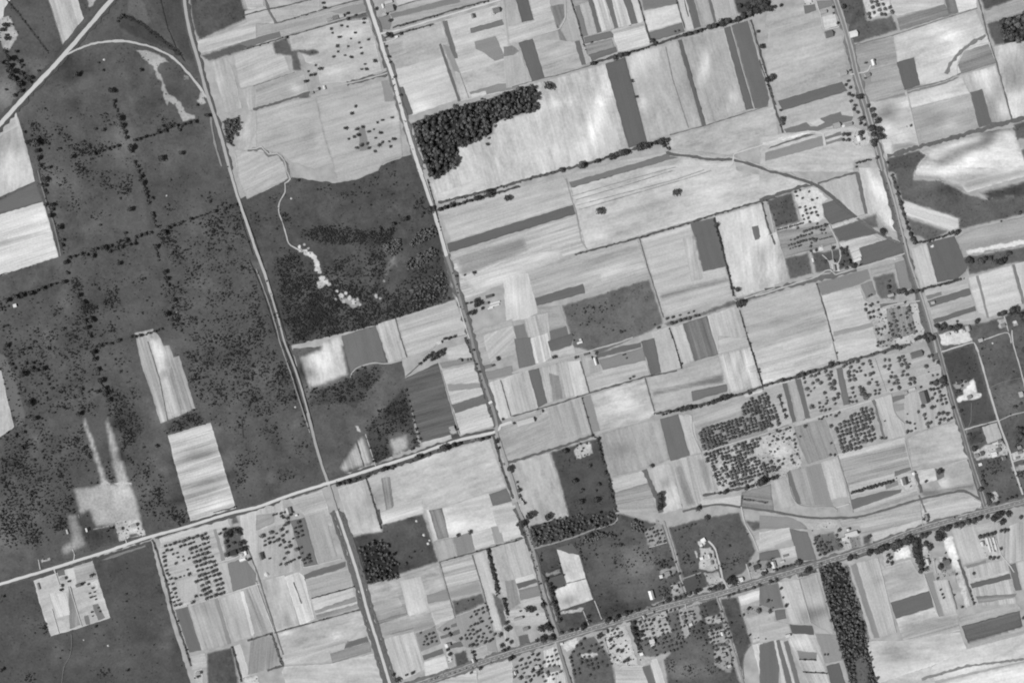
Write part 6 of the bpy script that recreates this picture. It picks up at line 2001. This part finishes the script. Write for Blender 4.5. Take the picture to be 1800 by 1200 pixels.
rg = np.random.default_rng(5)
CROWN = {
    'hedge': [clump_cloud(150, rg, 0.24, 0.85) for _ in range(6)],
    'orchard': [clump_cloud(90, rg, 0.24, 0.75) for _ in range(5)],
    'wood': [clump_cloud(110, rg, 0.26, 1.05) for _ in range(5)],
    'low': [clump_cloud(26, rg, 0.36, 0.8) for _ in range(5)],
    'bush': [clump_cloud(9, rg, 0.5, 0.85, core=True) for _ in range(5)],
}
# a bush needs fewer faces: keep a small core
CM = {k: [mesh('crown', [tuple(q) for q in v], f, LEAF[k if k in LEAF else 'hedge']) for v, f in CROWN[k]] for k in ('hedge', 'orchard', 'wood')}
SHM = [mesh('shrub', [tuple(q) for q in v], f, LEAF['scrub']) for v, f in [clump_cloud(30, rg, 0.34, 0.85) for _ in range(5)]]


def trunk_mesh(seed):
    rng = np.random.default_rng(seed)
    v, f = [], []

    def limb(p0, p1, r0, r1):
        k = len(v)
        d = np.array(p1) - np.array(p0)
        d = d / np.linalg.norm(d)
        a = np.cross(d, (0.3, 0.9, 0.1))
        a /= np.linalg.norm(a)
        b = np.cross(d, a)
        for p, r in ((p0, r0), (p1, r1)):
            for j in range(6):
                t = 2 * math.pi * j / 6
                v.append(tuple(np.array(p) + (a * math.cos(t) + b * math.sin(t)) * r))
        for j in range(6):
            f.append((k + j, k + (j + 1) % 6, k + 6 + (j + 1) % 6, k + 6 + j))
    limb((0, 0, -0.15), (0.02, 0.02, 0.75), 0.085, 0.06)
    for j in range(4):
        t = 2 * math.pi * (j + rng.random() * 0.6) / 4
        limb((0.02, 0.02, 0.6), (0.5 * math.cos(t), 0.5 * math.sin(t), 1.2 + 0.3 * rng.random()), 0.05, 0.02)
    return mesh('trunk', v, f, BARK)


TM = [trunk_mesh(i) for i in range(4)]
ORD = 'first second third fourth fifth sixth seventh eighth ninth tenth eleventh twelfth thirteenth fourteenth fifteenth sixteenth seventeenth eighteenth nineteenth twentieth'.split()


def ordinal(i):
    if i < 20:
        return ORD[i]
    tens = {2: 'twenty', 3: 'thirty', 4: 'forty', 5: 'fifty', 6: 'sixty', 7: 'seventy', 8: 'eighty', 9: 'ninety'}
    q, r = divmod(i + 1, 10)
    if q in tens:
        return (tens[q] + '-' + ORD[r - 1]) if r else tens[q][:-1] + 'ieth'
    return ('hundredth' if (i + 1) == 100 else 'hundred-and-' + ordinal(i - 100))


TREES = []                     # x, y, r, kind, label, group, height factor
STUFF = {'orchard': [], 'hedge': [], 'wood': [], 'scrub': []}
SHRUBS = []


def corrected(x, y, h):        # a crown h metres up is seen displaced outward from the plumb point
    k = 1 - h / H
    return x * k, y * k


def order_labels(items, phrase, noun):
    xs = [i[0] for i in items]
    ys = [i[1] for i in items]
    horiz = (max(xs) - min(xs)) >= (max(ys) - min(ys))
    idx = sorted(range(len(items)), key=lambda k: items[k][0] if horiz else -items[k][1])
    out = [''] * len(items)
    for n, k in enumerate(idx):
        out[k] = '%s %s from the %s %s' % (ordinal(n), noun, 'left' if horiz else 'top', phrase) if len(items) > 1 else 'dark round %s %s' % (noun, phrase)
    return out


def row_labels(items, phrase, pitch):
    ry = [rot16(i[0], i[1]) for i in items]
    top = max(q[1] for q in ry)
    rowsd = {}
    for k, q in enumerate(ry):
        rowsd.setdefault(int((top - q[1]) / pitch), []).append(k)
    out = [''] * len(items)
    for n, key in enumerate(sorted(rowsd)):
        for m, k in enumerate(sorted(rowsd[key], key=lambda k: ry[k][0])):
            out[k] = '%s tree in the %s row %s' % (ordinal(m), ordinal(n), phrase)
    return out


for parts, pts, _ in rows(PLANTS):
    head = parts[0]
    op = head[0]
    if op in 'T':
        ph = head[2:]
        if 'hedge' in ph or 'row' in ph or 'bank' in ph or 'belt' in ph or 'edge' in ph:
            for i, a in enumerate(pts):           # brush joining neighbouring hedgerow trees
                for b in pts[i + 1:]:
                    L = math.hypot(a[0] - b[0], a[1] - b[1])
                    if L < 17:
                        for _k in range(int(L / 1.6)):
                            t = RNG.random()
                            growth.append((a[0] + (b[0] - a[0]) * t + RNG.normal(0, 0.8), a[1] + (b[1] - a[1]) * t + RNG.normal(0, 0.8), 0.9 + 0.9 * RNG.random()))
        for (x, y, r), lab in zip(pts, order_labels(pts, ph, 'tree')):
            TREES.append((x, y, r * 1.05, 'hedge', lab, 'trees ' + ph))
    elif op == 'o':
        ph = head[2:]
        for (x, y, r), lab in zip(pts, row_labels(pts, ph, 8.0)):
            TREES.append((x, y, r * 1.08, 'orchard', lab, 'orchard trees ' + ph))
    elif op == 'H':
        ph, par = [q.strip() for q in head[2:].split(';')]
        n, r = par.split()
        n, r = int(n), float(r) / 4.0
        items = []
        for i in range(n):
            t = (i + 0.5) / n
            items.append((pts[0][0] + (pts[1][0] - pts[0][0]) * t + RNG.normal(0, 0.5), pts[0][1] + (pts[1][1] - pts[0][1]) * t + RNG.normal(0, 0.5), r * (0.85 + 0.3 * RNG.random())))
        for it, lab in zip(items, order_labels(items, ph, 'tree')):
            TREES.append(it + ('hedge', lab, 'trees ' + ph))
    elif op == 'O':
        ph = head[2:]
        sx, sy, r, drop = [float(q) for q in parts[1].split(';')[1].split()]
        rp = [rot16(p[0], p[1]) for p in pts]
        items = []
        v = min(p[1] for p in rp) + sy * 0.4
        while v < max(p[1] for p in rp):
            u = min(p[0] for p in rp) + sx * 0.4
            while u < max(p[0] for p in rp):
                if inside(rp, u, v) and RNG.random() > drop:
                    uu, vv = u + RNG.normal(0, 0.06) * sx, v + RNG.normal(0, 0.06) * sy
                    items.append((uu * CA - vv * SA, uu * SA + vv * CA, r * (0.88 + 0.36 * RNG.random())))
                u += sx
            v += sy
        for it, lab in zip(items, row_labels(items, ph, sy)):
            TREES.append(it + ('orchard', lab, 'orchard trees ' + ph))
    elif op == 'W':
        ph, par = [q.strip() for q in head[2:].split(';')]
        n, r0, r1 = par.split()
        n, r0, r1 = int(n), float(r0), float(r1)
        x0, x1, y0, y1 = min(p[0] for p in pts), max(p[0] for p in pts), min(p[1] for p in pts), max(p[1] for p in pts)
        got, tries = [], 0
        sizes = sorted((r0 + (r1 - r0) * RNG.random() ** 1.8 for _ in range(n)), reverse=True)
        while len(got) < n and tries < n * 90:
            tries += 1
            x, y = x0 + RNG.random() * (x1 - x0), y0 + RNG.random() * (y1 - y0)
            if not inside(pts, x + RNG.normal(0, 1.5), y + RNG.normal(0, 1.5)):
                continue
            r = sizes[len(got)] * (1.0 if tries % 40 else 0.8)
            if any((x - a) ** 2 + (y - b) ** 2 < (0.52 * (r + c)) ** 2 for a, b, c in got):
                continue
            got.append((x, y, r))
        for it, lab in zip(got, order_labels(got, ph, 'tree')):
            TREES.append(it + ('wood', lab, 'trees ' + ph))
    elif op == 'B':
        ph, par = [q.strip() for q in head[2:].split(';')]
        n = int(int(par) * 1.7)
        x0, x1, y0, y1 = min(p[0] for p in pts), max(p[0] for p in pts), min(p[1] for p in pts), max(p[1] for p in pts)
        cent = [(x0 + RNG.random() * (x1 - x0), y0 + RNG.random() * (y1 - y0)) for _ in range(max(3, n // 16))]
        k = tries = 0
        while k < n and tries < n * 40:
            tries += 1
            if RNG.random() < 0.74:
                c = cent[RNG.integers(len(cent))]
                x, y = c[0] + RNG.normal(0, 5), c[1] + RNG.normal(0, 5)
            else:
                x, y = x0 + RNG.random() * (x1 - x0), y0 + RNG.random() * (y1 - y0)
            if inside(pts, x, y):
                x, y = x + RNG.normal(0, 4), y + RNG.normal(0, 4)
                if under_tone(x, y) > 112:
                    continue
                SHRUBS.append((x, y, 0.65 + 1.35 * RNG.random() ** 2.2, ph))
                k += 1

NAME = {'hedge': 'hedgerow_tree', 'orchard': 'orchard_tree', 'wood': 'woodland_tree'}
HF = {'hedge': 1.0, 'orchard': 0.85, 'wood': 1.15}


def put_tree(x, y, r, kind, lab, grp, i):
    sz = r * HF[kind]
    x, y = corrected(x, y, sz * 1.6)
    e = bpy.data.objects.new(NAME[kind], None)
    e.empty_display_size = 1
    COL.objects.link(e)
    e.location = (x, y, 0)
    e.rotation_euler = (0, 0, random.random() * 6.283)
    e.scale = (r, r, sz)
    e['label'] = lab
    e['category'] = 'tree'
    e['group'] = grp
    t = link('trunk', TM[i % len(TM)], e)
    c = link('crown', CM[kind][i % len(CM[kind])], e)
    c.location = (0, 0, 0.55)
    c.rotation_euler = (0, 0, random.random() * 6.283)


for kind in ('hedge', 'orchard', 'wood'):
    sel = sorted([t for t in TREES if t[3] == kind], key=lambda t: -t[2])
    for i, t in enumerate(sel):
        if i < 300:
            put_tree(*t, i)
        else:
            STUFF[kind].append(t[:3])

SHRUBS.sort(key=lambda s: -s[2])
shlab = {}
for ph in set(s[3] for s in SHRUBS[:300]):
    ids = [i for i in range(min(300, len(SHRUBS))) if SHRUBS[i][3] == ph]
    for i, lab in zip(ids, order_labels([SHRUBS[i] for i in ids], ph, 'larger dark shrub')):
        shlab[i] = lab
for i, (x, y, r, ph) in enumerate(SHRUBS):
    if i < 300:
        o = link('shrub', SHM[i % 5])
        X, Y = corrected(x, y, r)
        o.location = (X, Y, -0.05)
        o.scale = (r * 1.15, r * 1.15, r)
        o.rotation_euler = (0, 0, random.random() * 6.283)
        o['label'] = shlab[i]
        o['category'] = 'shrub'
        o['group'] = 'larger shrubs ' + ph
    else:
        STUFF['scrub'].append((x, y, r))
STUFF['scrub'] += growth + clutter


def mass(name, items, variants, mat, zoff, hf):
    """Many small crowns joined into one growth of vegetation."""
    VV, FF = [], []
    base = 0
    for x, y, r in items:
        v, f = variants[RNG.integers(len(variants))]
        a = RNG.random() * 6.283
        ca, sa = math.cos(a) * r, math.sin(a) * r
        X, Y = corrected(x, y, r * 1.4)
        w = np.empty_like(v)
        w[:, 0] = v[:, 0] * ca - v[:, 1] * sa + X
        w[:, 1] = v[:, 0] * sa + v[:, 1] * ca + Y
        w[:, 2] = (v[:, 2] + zoff) * r * hf
        VV.append(w)
        FF.append([tuple(q + base for q in p) for p in f])
        base += len(v)
    if not VV:
        return
    VV = np.concatenate(VV)
    o = link(name, mesh(name, VV.tolist(), [q for p in FF for q in p], mat), None, 'stuff')
    return o


BUSH = []
for _ in range(6):
    v, f = clump_cloud(8, rg, 0.5, 0.85, core=False)
    # four-sided leafy mound under the clumps
    k = len(v)
    m = np.array([(0.75, 0, 0), (0, 0.7, 0), (-0.8, 0, 0), (0, -0.75, 0), (0.1, 0.05, 1.35), (0.45, 0.4, 0.9), (-0.45, 0.45, 0.85), (-0.4, -0.45, 0.9), (0.45, -0.4, 0.85)])
    m[:, :2] *= 0.85 + 0.3 * rg.random((9, 1))
    f = f + [(k, k + 1, k + 5), (k + 1, k + 2, k + 6), (k + 2, k + 3, k + 7), (k + 3, k, k + 8), (k + 5, k + 1, k + 6), (k + 6, k + 2, k + 7), (k + 7, k + 3, k + 8),
             (k + 8, k, k + 5), (k + 4, k + 5, k + 6), (k + 4, k + 6, k + 7), (k + 4, k + 7, k + 8), (k + 4, k + 8, k + 5)]
    BUSH.append((np.concatenate([v, m]), f))
for nm, k, var, mt, zo, hf, lab, cat in (
        ('hedgerow_growth', 'hedge', CROWN['low'], 'hedge', 0.35, 1.0, 'smaller trees and bushes filling the hedgerows', 'hedgerow'),
        ('orchard_planting', 'orchard', CROWN['low'], 'orchard', 0.45, 0.85, 'smaller orchard trees between the larger ones', 'orchard'),
        ('woodland_mass', 'wood', CROWN['low'], 'wood', 0.5, 1.15, 'lesser crowns and undergrowth of the woods', 'woodland'),
        ('scrub', 'scrub', BUSH, 'scrub', 0.0, 1.0, 'low dark scrub scattered over pastures and margins', 'scrub')):
    o = mass(nm, STUFF[k], var, LEAF[mt], zo, hf)
    if o:
        o['label'] = lab
        o['category'] = cat

# ------------------------------------------------------------------ buildings
WALL = {'house': plain_material('house_boards', 0.42), 'barn': plain_material('barn_boards', 0.22), 'shed': plain_material('shed_boards', 0.30),
        'greenhouse': plain_material('greenhouse_glazing', 0.35), 'silo': plain_material('silo_staves', 0.40)}
DARK = plain_material('dark_opening', 0.03)
BRICK = plain_material('chimney_brick', 0.16)


def box(v, f, x0, x1, y0, y1, z0, z1):
    k = len(v)
    v += [(x0, y0, z0), (x1, y0, z0), (x1, y1, z0), (x0, y1, z0), (x0, y0, z1), (x1, y0, z1), (x1, y1, z1), (x0, y1, z1)]
    f += [(k, k + 3, k + 2, k + 1), (k + 4, k + 5, k + 6, k + 7), (k, k + 1, k + 5, k + 4), (k + 1, k + 2, k + 6, k + 5), (k + 2, k + 3, k + 7, k + 6), (k + 3, k, k + 4, k + 7)]


def building(x, y, L, Wd, ang, tone, kind, lab, grp):
    eave = {'house': 4.6, 'barn': 5.0, 'shed': 2.6, 'greenhouse': 1.9, 'silo': 8.0}[kind]
    rise = Wd * {'house': 0.44, 'barn': 0.46, 'shed': 0.22, 'greenhouse': 0.28, 'silo': 0.3}[kind]
    X, Y = corrected(x, y, eave)
    e = bpy.data.objects.new(kind, None)
    COL.objects.link(e)
    e.location = (X, Y, 0)
    e.rotation_euler = (0, 0, math.radians(ang))
    e['label'] = lab
    e['category'] = kind
    if grp:
        e['group'] = grp
    l, w = L / 2, Wd / 2
    rm = tone_material('roof', tone)
    if kind == 'silo':
        v, f = [], []
        for z, r in ((0, w), (eave, w)):
            v += [(r * math.cos(2 * math.pi * j / 16), r * math.sin(2 * math.pi * j / 16), z) for j in range(16)]
        f += [(j, (j + 1) % 16, 16 + (j + 1) % 16, 16 + j) for j in range(16)]
        link('wall', mesh('wall', v, f, WALL[kind]), e)
        v = [(1.08 * w * math.cos(2 * math.pi * j / 16), 1.08 * w * math.sin(2 * math.pi * j / 16), eave + 0.01) for j in range(16)] + [(0, 0, eave + rise)]
        f = [(j, (j + 1) % 16, 16) for j in range(16)]
        link('roof', mesh('roof', v, f, rm), e)
        return
    il, iw = l - 0.35, w - 0.35
    v = [(-il, -iw, -0.2), (il, -iw, -0.2), (il, iw, -0.2), (-il, iw, -0.2), (-il, -iw, eave), (il, -iw, eave), (il, iw, eave), (-il, iw, eave),
         (-il, 0, eave + rise * iw / w), (il, 0, eave + rise * iw / w)]
    f = [(0, 1, 5, 4), (2, 3, 7, 6), (1, 2, 6, 9, 5), (3, 0, 4, 8, 7)]
    link('wall', mesh('wall', v, f, WALL[kind]), e)
    drop = rise * 0.35 / w
    t = 0.12
    v = []
    for s in (-1, 1):
        v += [(s * l, -w, eave - drop), (s * l, 0, eave + rise), (s * l, w, eave - drop), (s * l, -w, eave - drop + t), (s * l, 0, eave + rise + t), (s * l, w, eave - drop + t)]
    f = [(3, 9, 10, 4), (4, 10, 11, 5), (0, 1, 7, 6), (1, 2, 8, 7), (0, 3, 4, 1), (1, 4, 5, 2), (6, 7, 10, 9), (7, 8, 11, 10), (0, 6, 9, 3), (2, 5, 11, 8)]
    roof = link('roof', mesh('roof', v, f, rm), e)
    if kind == 'house' and L > 5:
        v, f = [], []
        box(v, f, l * 0.45, l * 0.45 + 0.7, -0.35, 0.35, eave + rise * 0.6, eave + rise + 1.1)
        link('chimney', mesh('chimney', v, f, BRICK), roof)
        for sx in (-0.5, 0.5):
            for s in (-1, 1):
                v, f = [], []
                box(v, f, sx * l - 0.45, sx * l + 0.45, s * iw - 0.04, s * iw + 0.04, 1.0, 2.4)
                link('window', mesh('window', v, f, DARK), e)
    v, f = [], []
    dw = {'house': 0.5, 'barn': 1.7, 'shed': 0.8, 'greenhouse': 0.5}[kind]
    box(v, f, -dw, dw, -iw - 0.05, -iw + 0.05, 0, 2.1 if kind != 'barn' else 3.4)
    link('door', mesh('door', v, f, DARK if kind == 'barn' else BARK), e)


def tone_word(t):
    return 'white' if t >= 215 else 'pale' if t >= 180 else 'light grey' if t >= 160 else 'grey' if t >= 128 else 'dark grey' if t >= 100 else 'near-black'


for parts, pts, _ in rows(BUILT):
    ph = parts[0][2:]
    order = sorted(range(len(pts)), key=lambda k: pts[k][0])
    rank = {k: n for n, k in enumerate(order)}
    combos = {}
    for p in pts:
        combos.setdefault((tone_word(float(p[5])), p[6]), 0)
        combos[(tone_word(float(p[5])), p[6])] += 1
    for k, p in enumerate(pts):
        x, y = p[0], p[1]
        L, Wd, ang, tone = [float(q) for q in p[2:6]]
        kind = p[6]
        tw = tone_word(tone)
        noun = 'roofed ' + kind if kind != 'silo' else 'capped round silo'
        if combos[(tw, kind)] > 1:
            lab = '%s-%s, %s building from left %s' % (tw, noun, ordinal(rank[k]), ph)
        else:
            lab = '%s-%s %s' % (tw, noun, ph)
        building(x, y, L, Wd, ang, tone, kind, lab, 'buildings ' + ph if len(pts) > 1 else None)

# ------------------------------------------------------------------ pale stone heaps, one car
def heap(x, y, r, lab):
    rng = np.random.default_rng(int(abs(x * 7 + y)))
    v, f = [], []
    n = 10
    for ring, (q, z) in enumerate(((1.0, 0.0), (0.75, 0.35), (0.4, 0.6))):
        for j in range(n):
            a = 2 * math.pi * j / n
            rr = r * q * (0.8 + 0.4 * rng.random())
            v.append((rr * math.cos(a), rr * math.sin(a), -0.02 + z * r * (0.8 + 0.4 * rng.random()) if ring else -0.05))
    v.append((0, 0, r * 0.75))
    for k in range(2):
        f += [(k * n + j, k * n + (j + 1) % n, (k + 1) * n + (j + 1) % n, (k + 1) * n + j) for j in range(n)]
    f += [(2 * n + j, 2 * n + (j + 1) % n, 3 * n) for j in range(n)]
    o = link('stone_heap', mesh('stone_heap', v, f, tone_material('stone', 215)))
    X, Y = world(x, y)
    o.location = (X, Y, 0.02)
    o['label'] = lab
    o['category'] = 'stone heap'
    o['group'] = 'pale stone heaps in the fields'


for x, y, r, lab in ((753, 955, 2.6, 'lowest pale stone heap in the pasture beside the black grove'), (745, 940, 2.4, 'middle pale stone heap in the pasture beside the black grove'),
                     (732, 915, 2.2, 'topmost pale stone heap in the pasture beside the black grove'), (755, 949, 1.8, 'small heap just above the lowest pale heap beside the black grove'),
                     (190, 1134, 2.0, 'pale stone heap alone in the large lower left pasture'), (369, 1026, 3.0, 'bright heap among the planted orchard rows at lower left'),
                     (469, 1009, 4.5, 'large white heap in the field below the loose orchard'), (512, 349, 2.0, 'pale heap beside the winding sandy path'),
                     (293, 344, 1.6, 'tiny pale heap in the pasture left of the pale track'), (311, 550, 1.8, 'pale heap in the scrub pasture at left'),
                     (147, 1124, 1.3, 'tiny pale heap beside the thin footpath'), (183, 105, 2.0, 'pale heap inside the curved track'),
                     (519, 715, 1.8, 'pale heap at the edge of the pale western track'), (1745, 603, 1.6, 'pale heap in the dark lot near the right edge')):
    heap(x, y, r, lab)

car = bpy.data.objects.new('car', None)
COL.objects.link(car)
X, Y = world(1688, 911.3)
car.location = (X, Y, 0.45 + 0.003 * (zi + 4))
car.rotation_euler = (0, 0, math.radians(15))
car['label'] = 'pale motor car driving on the grey highway at lower right'
car['category'] = 'car'
body = tone_material('car_paint', 230)
v, f = [], []
box(v, f, -2.2, 2.2, -0.85, 0.85, 0.35, 0.95)
v[:] = [(x * (1.0 if z < 0.6 else 0.93), y * (1.0 if z < 0.6 else 0.95), z) for x, y, z in v]
link('body', mesh('body', v, f, body), car)
v, f = [], []
box(v, f, -1.4, 0.6, -0.78, 0.78, 0.95, 1.6)
v[:] = [(x * (1.0 if z < 1 else 0.8) - (0 if z < 1 else 0.1), y * (1.0 if z < 1 else 0.82), z) for x, y, z in v]
link('cabin', mesh('cabin', v, f, body), car)
for sx in (-1.4, 1.4):
    for sy in (-0.8, 0.8):
        v, f = [], []
        for s in (-0.1, 0.1):
            v += [(sx + 0.35 * math.cos(2 * math.pi * j / 12), sy + s, 0.35 + 0.35 * math.sin(2 * math.pi * j / 12)) for j in range(12)]
        f = [(j, (j + 1) % 12, 12 + (j + 1) % 12, 12 + j) for j in range(12)] + [tuple(range(11, -1, -1)), tuple(range(12, 24))]
        link('wheel', mesh('wheel', v, f, DARK), car)
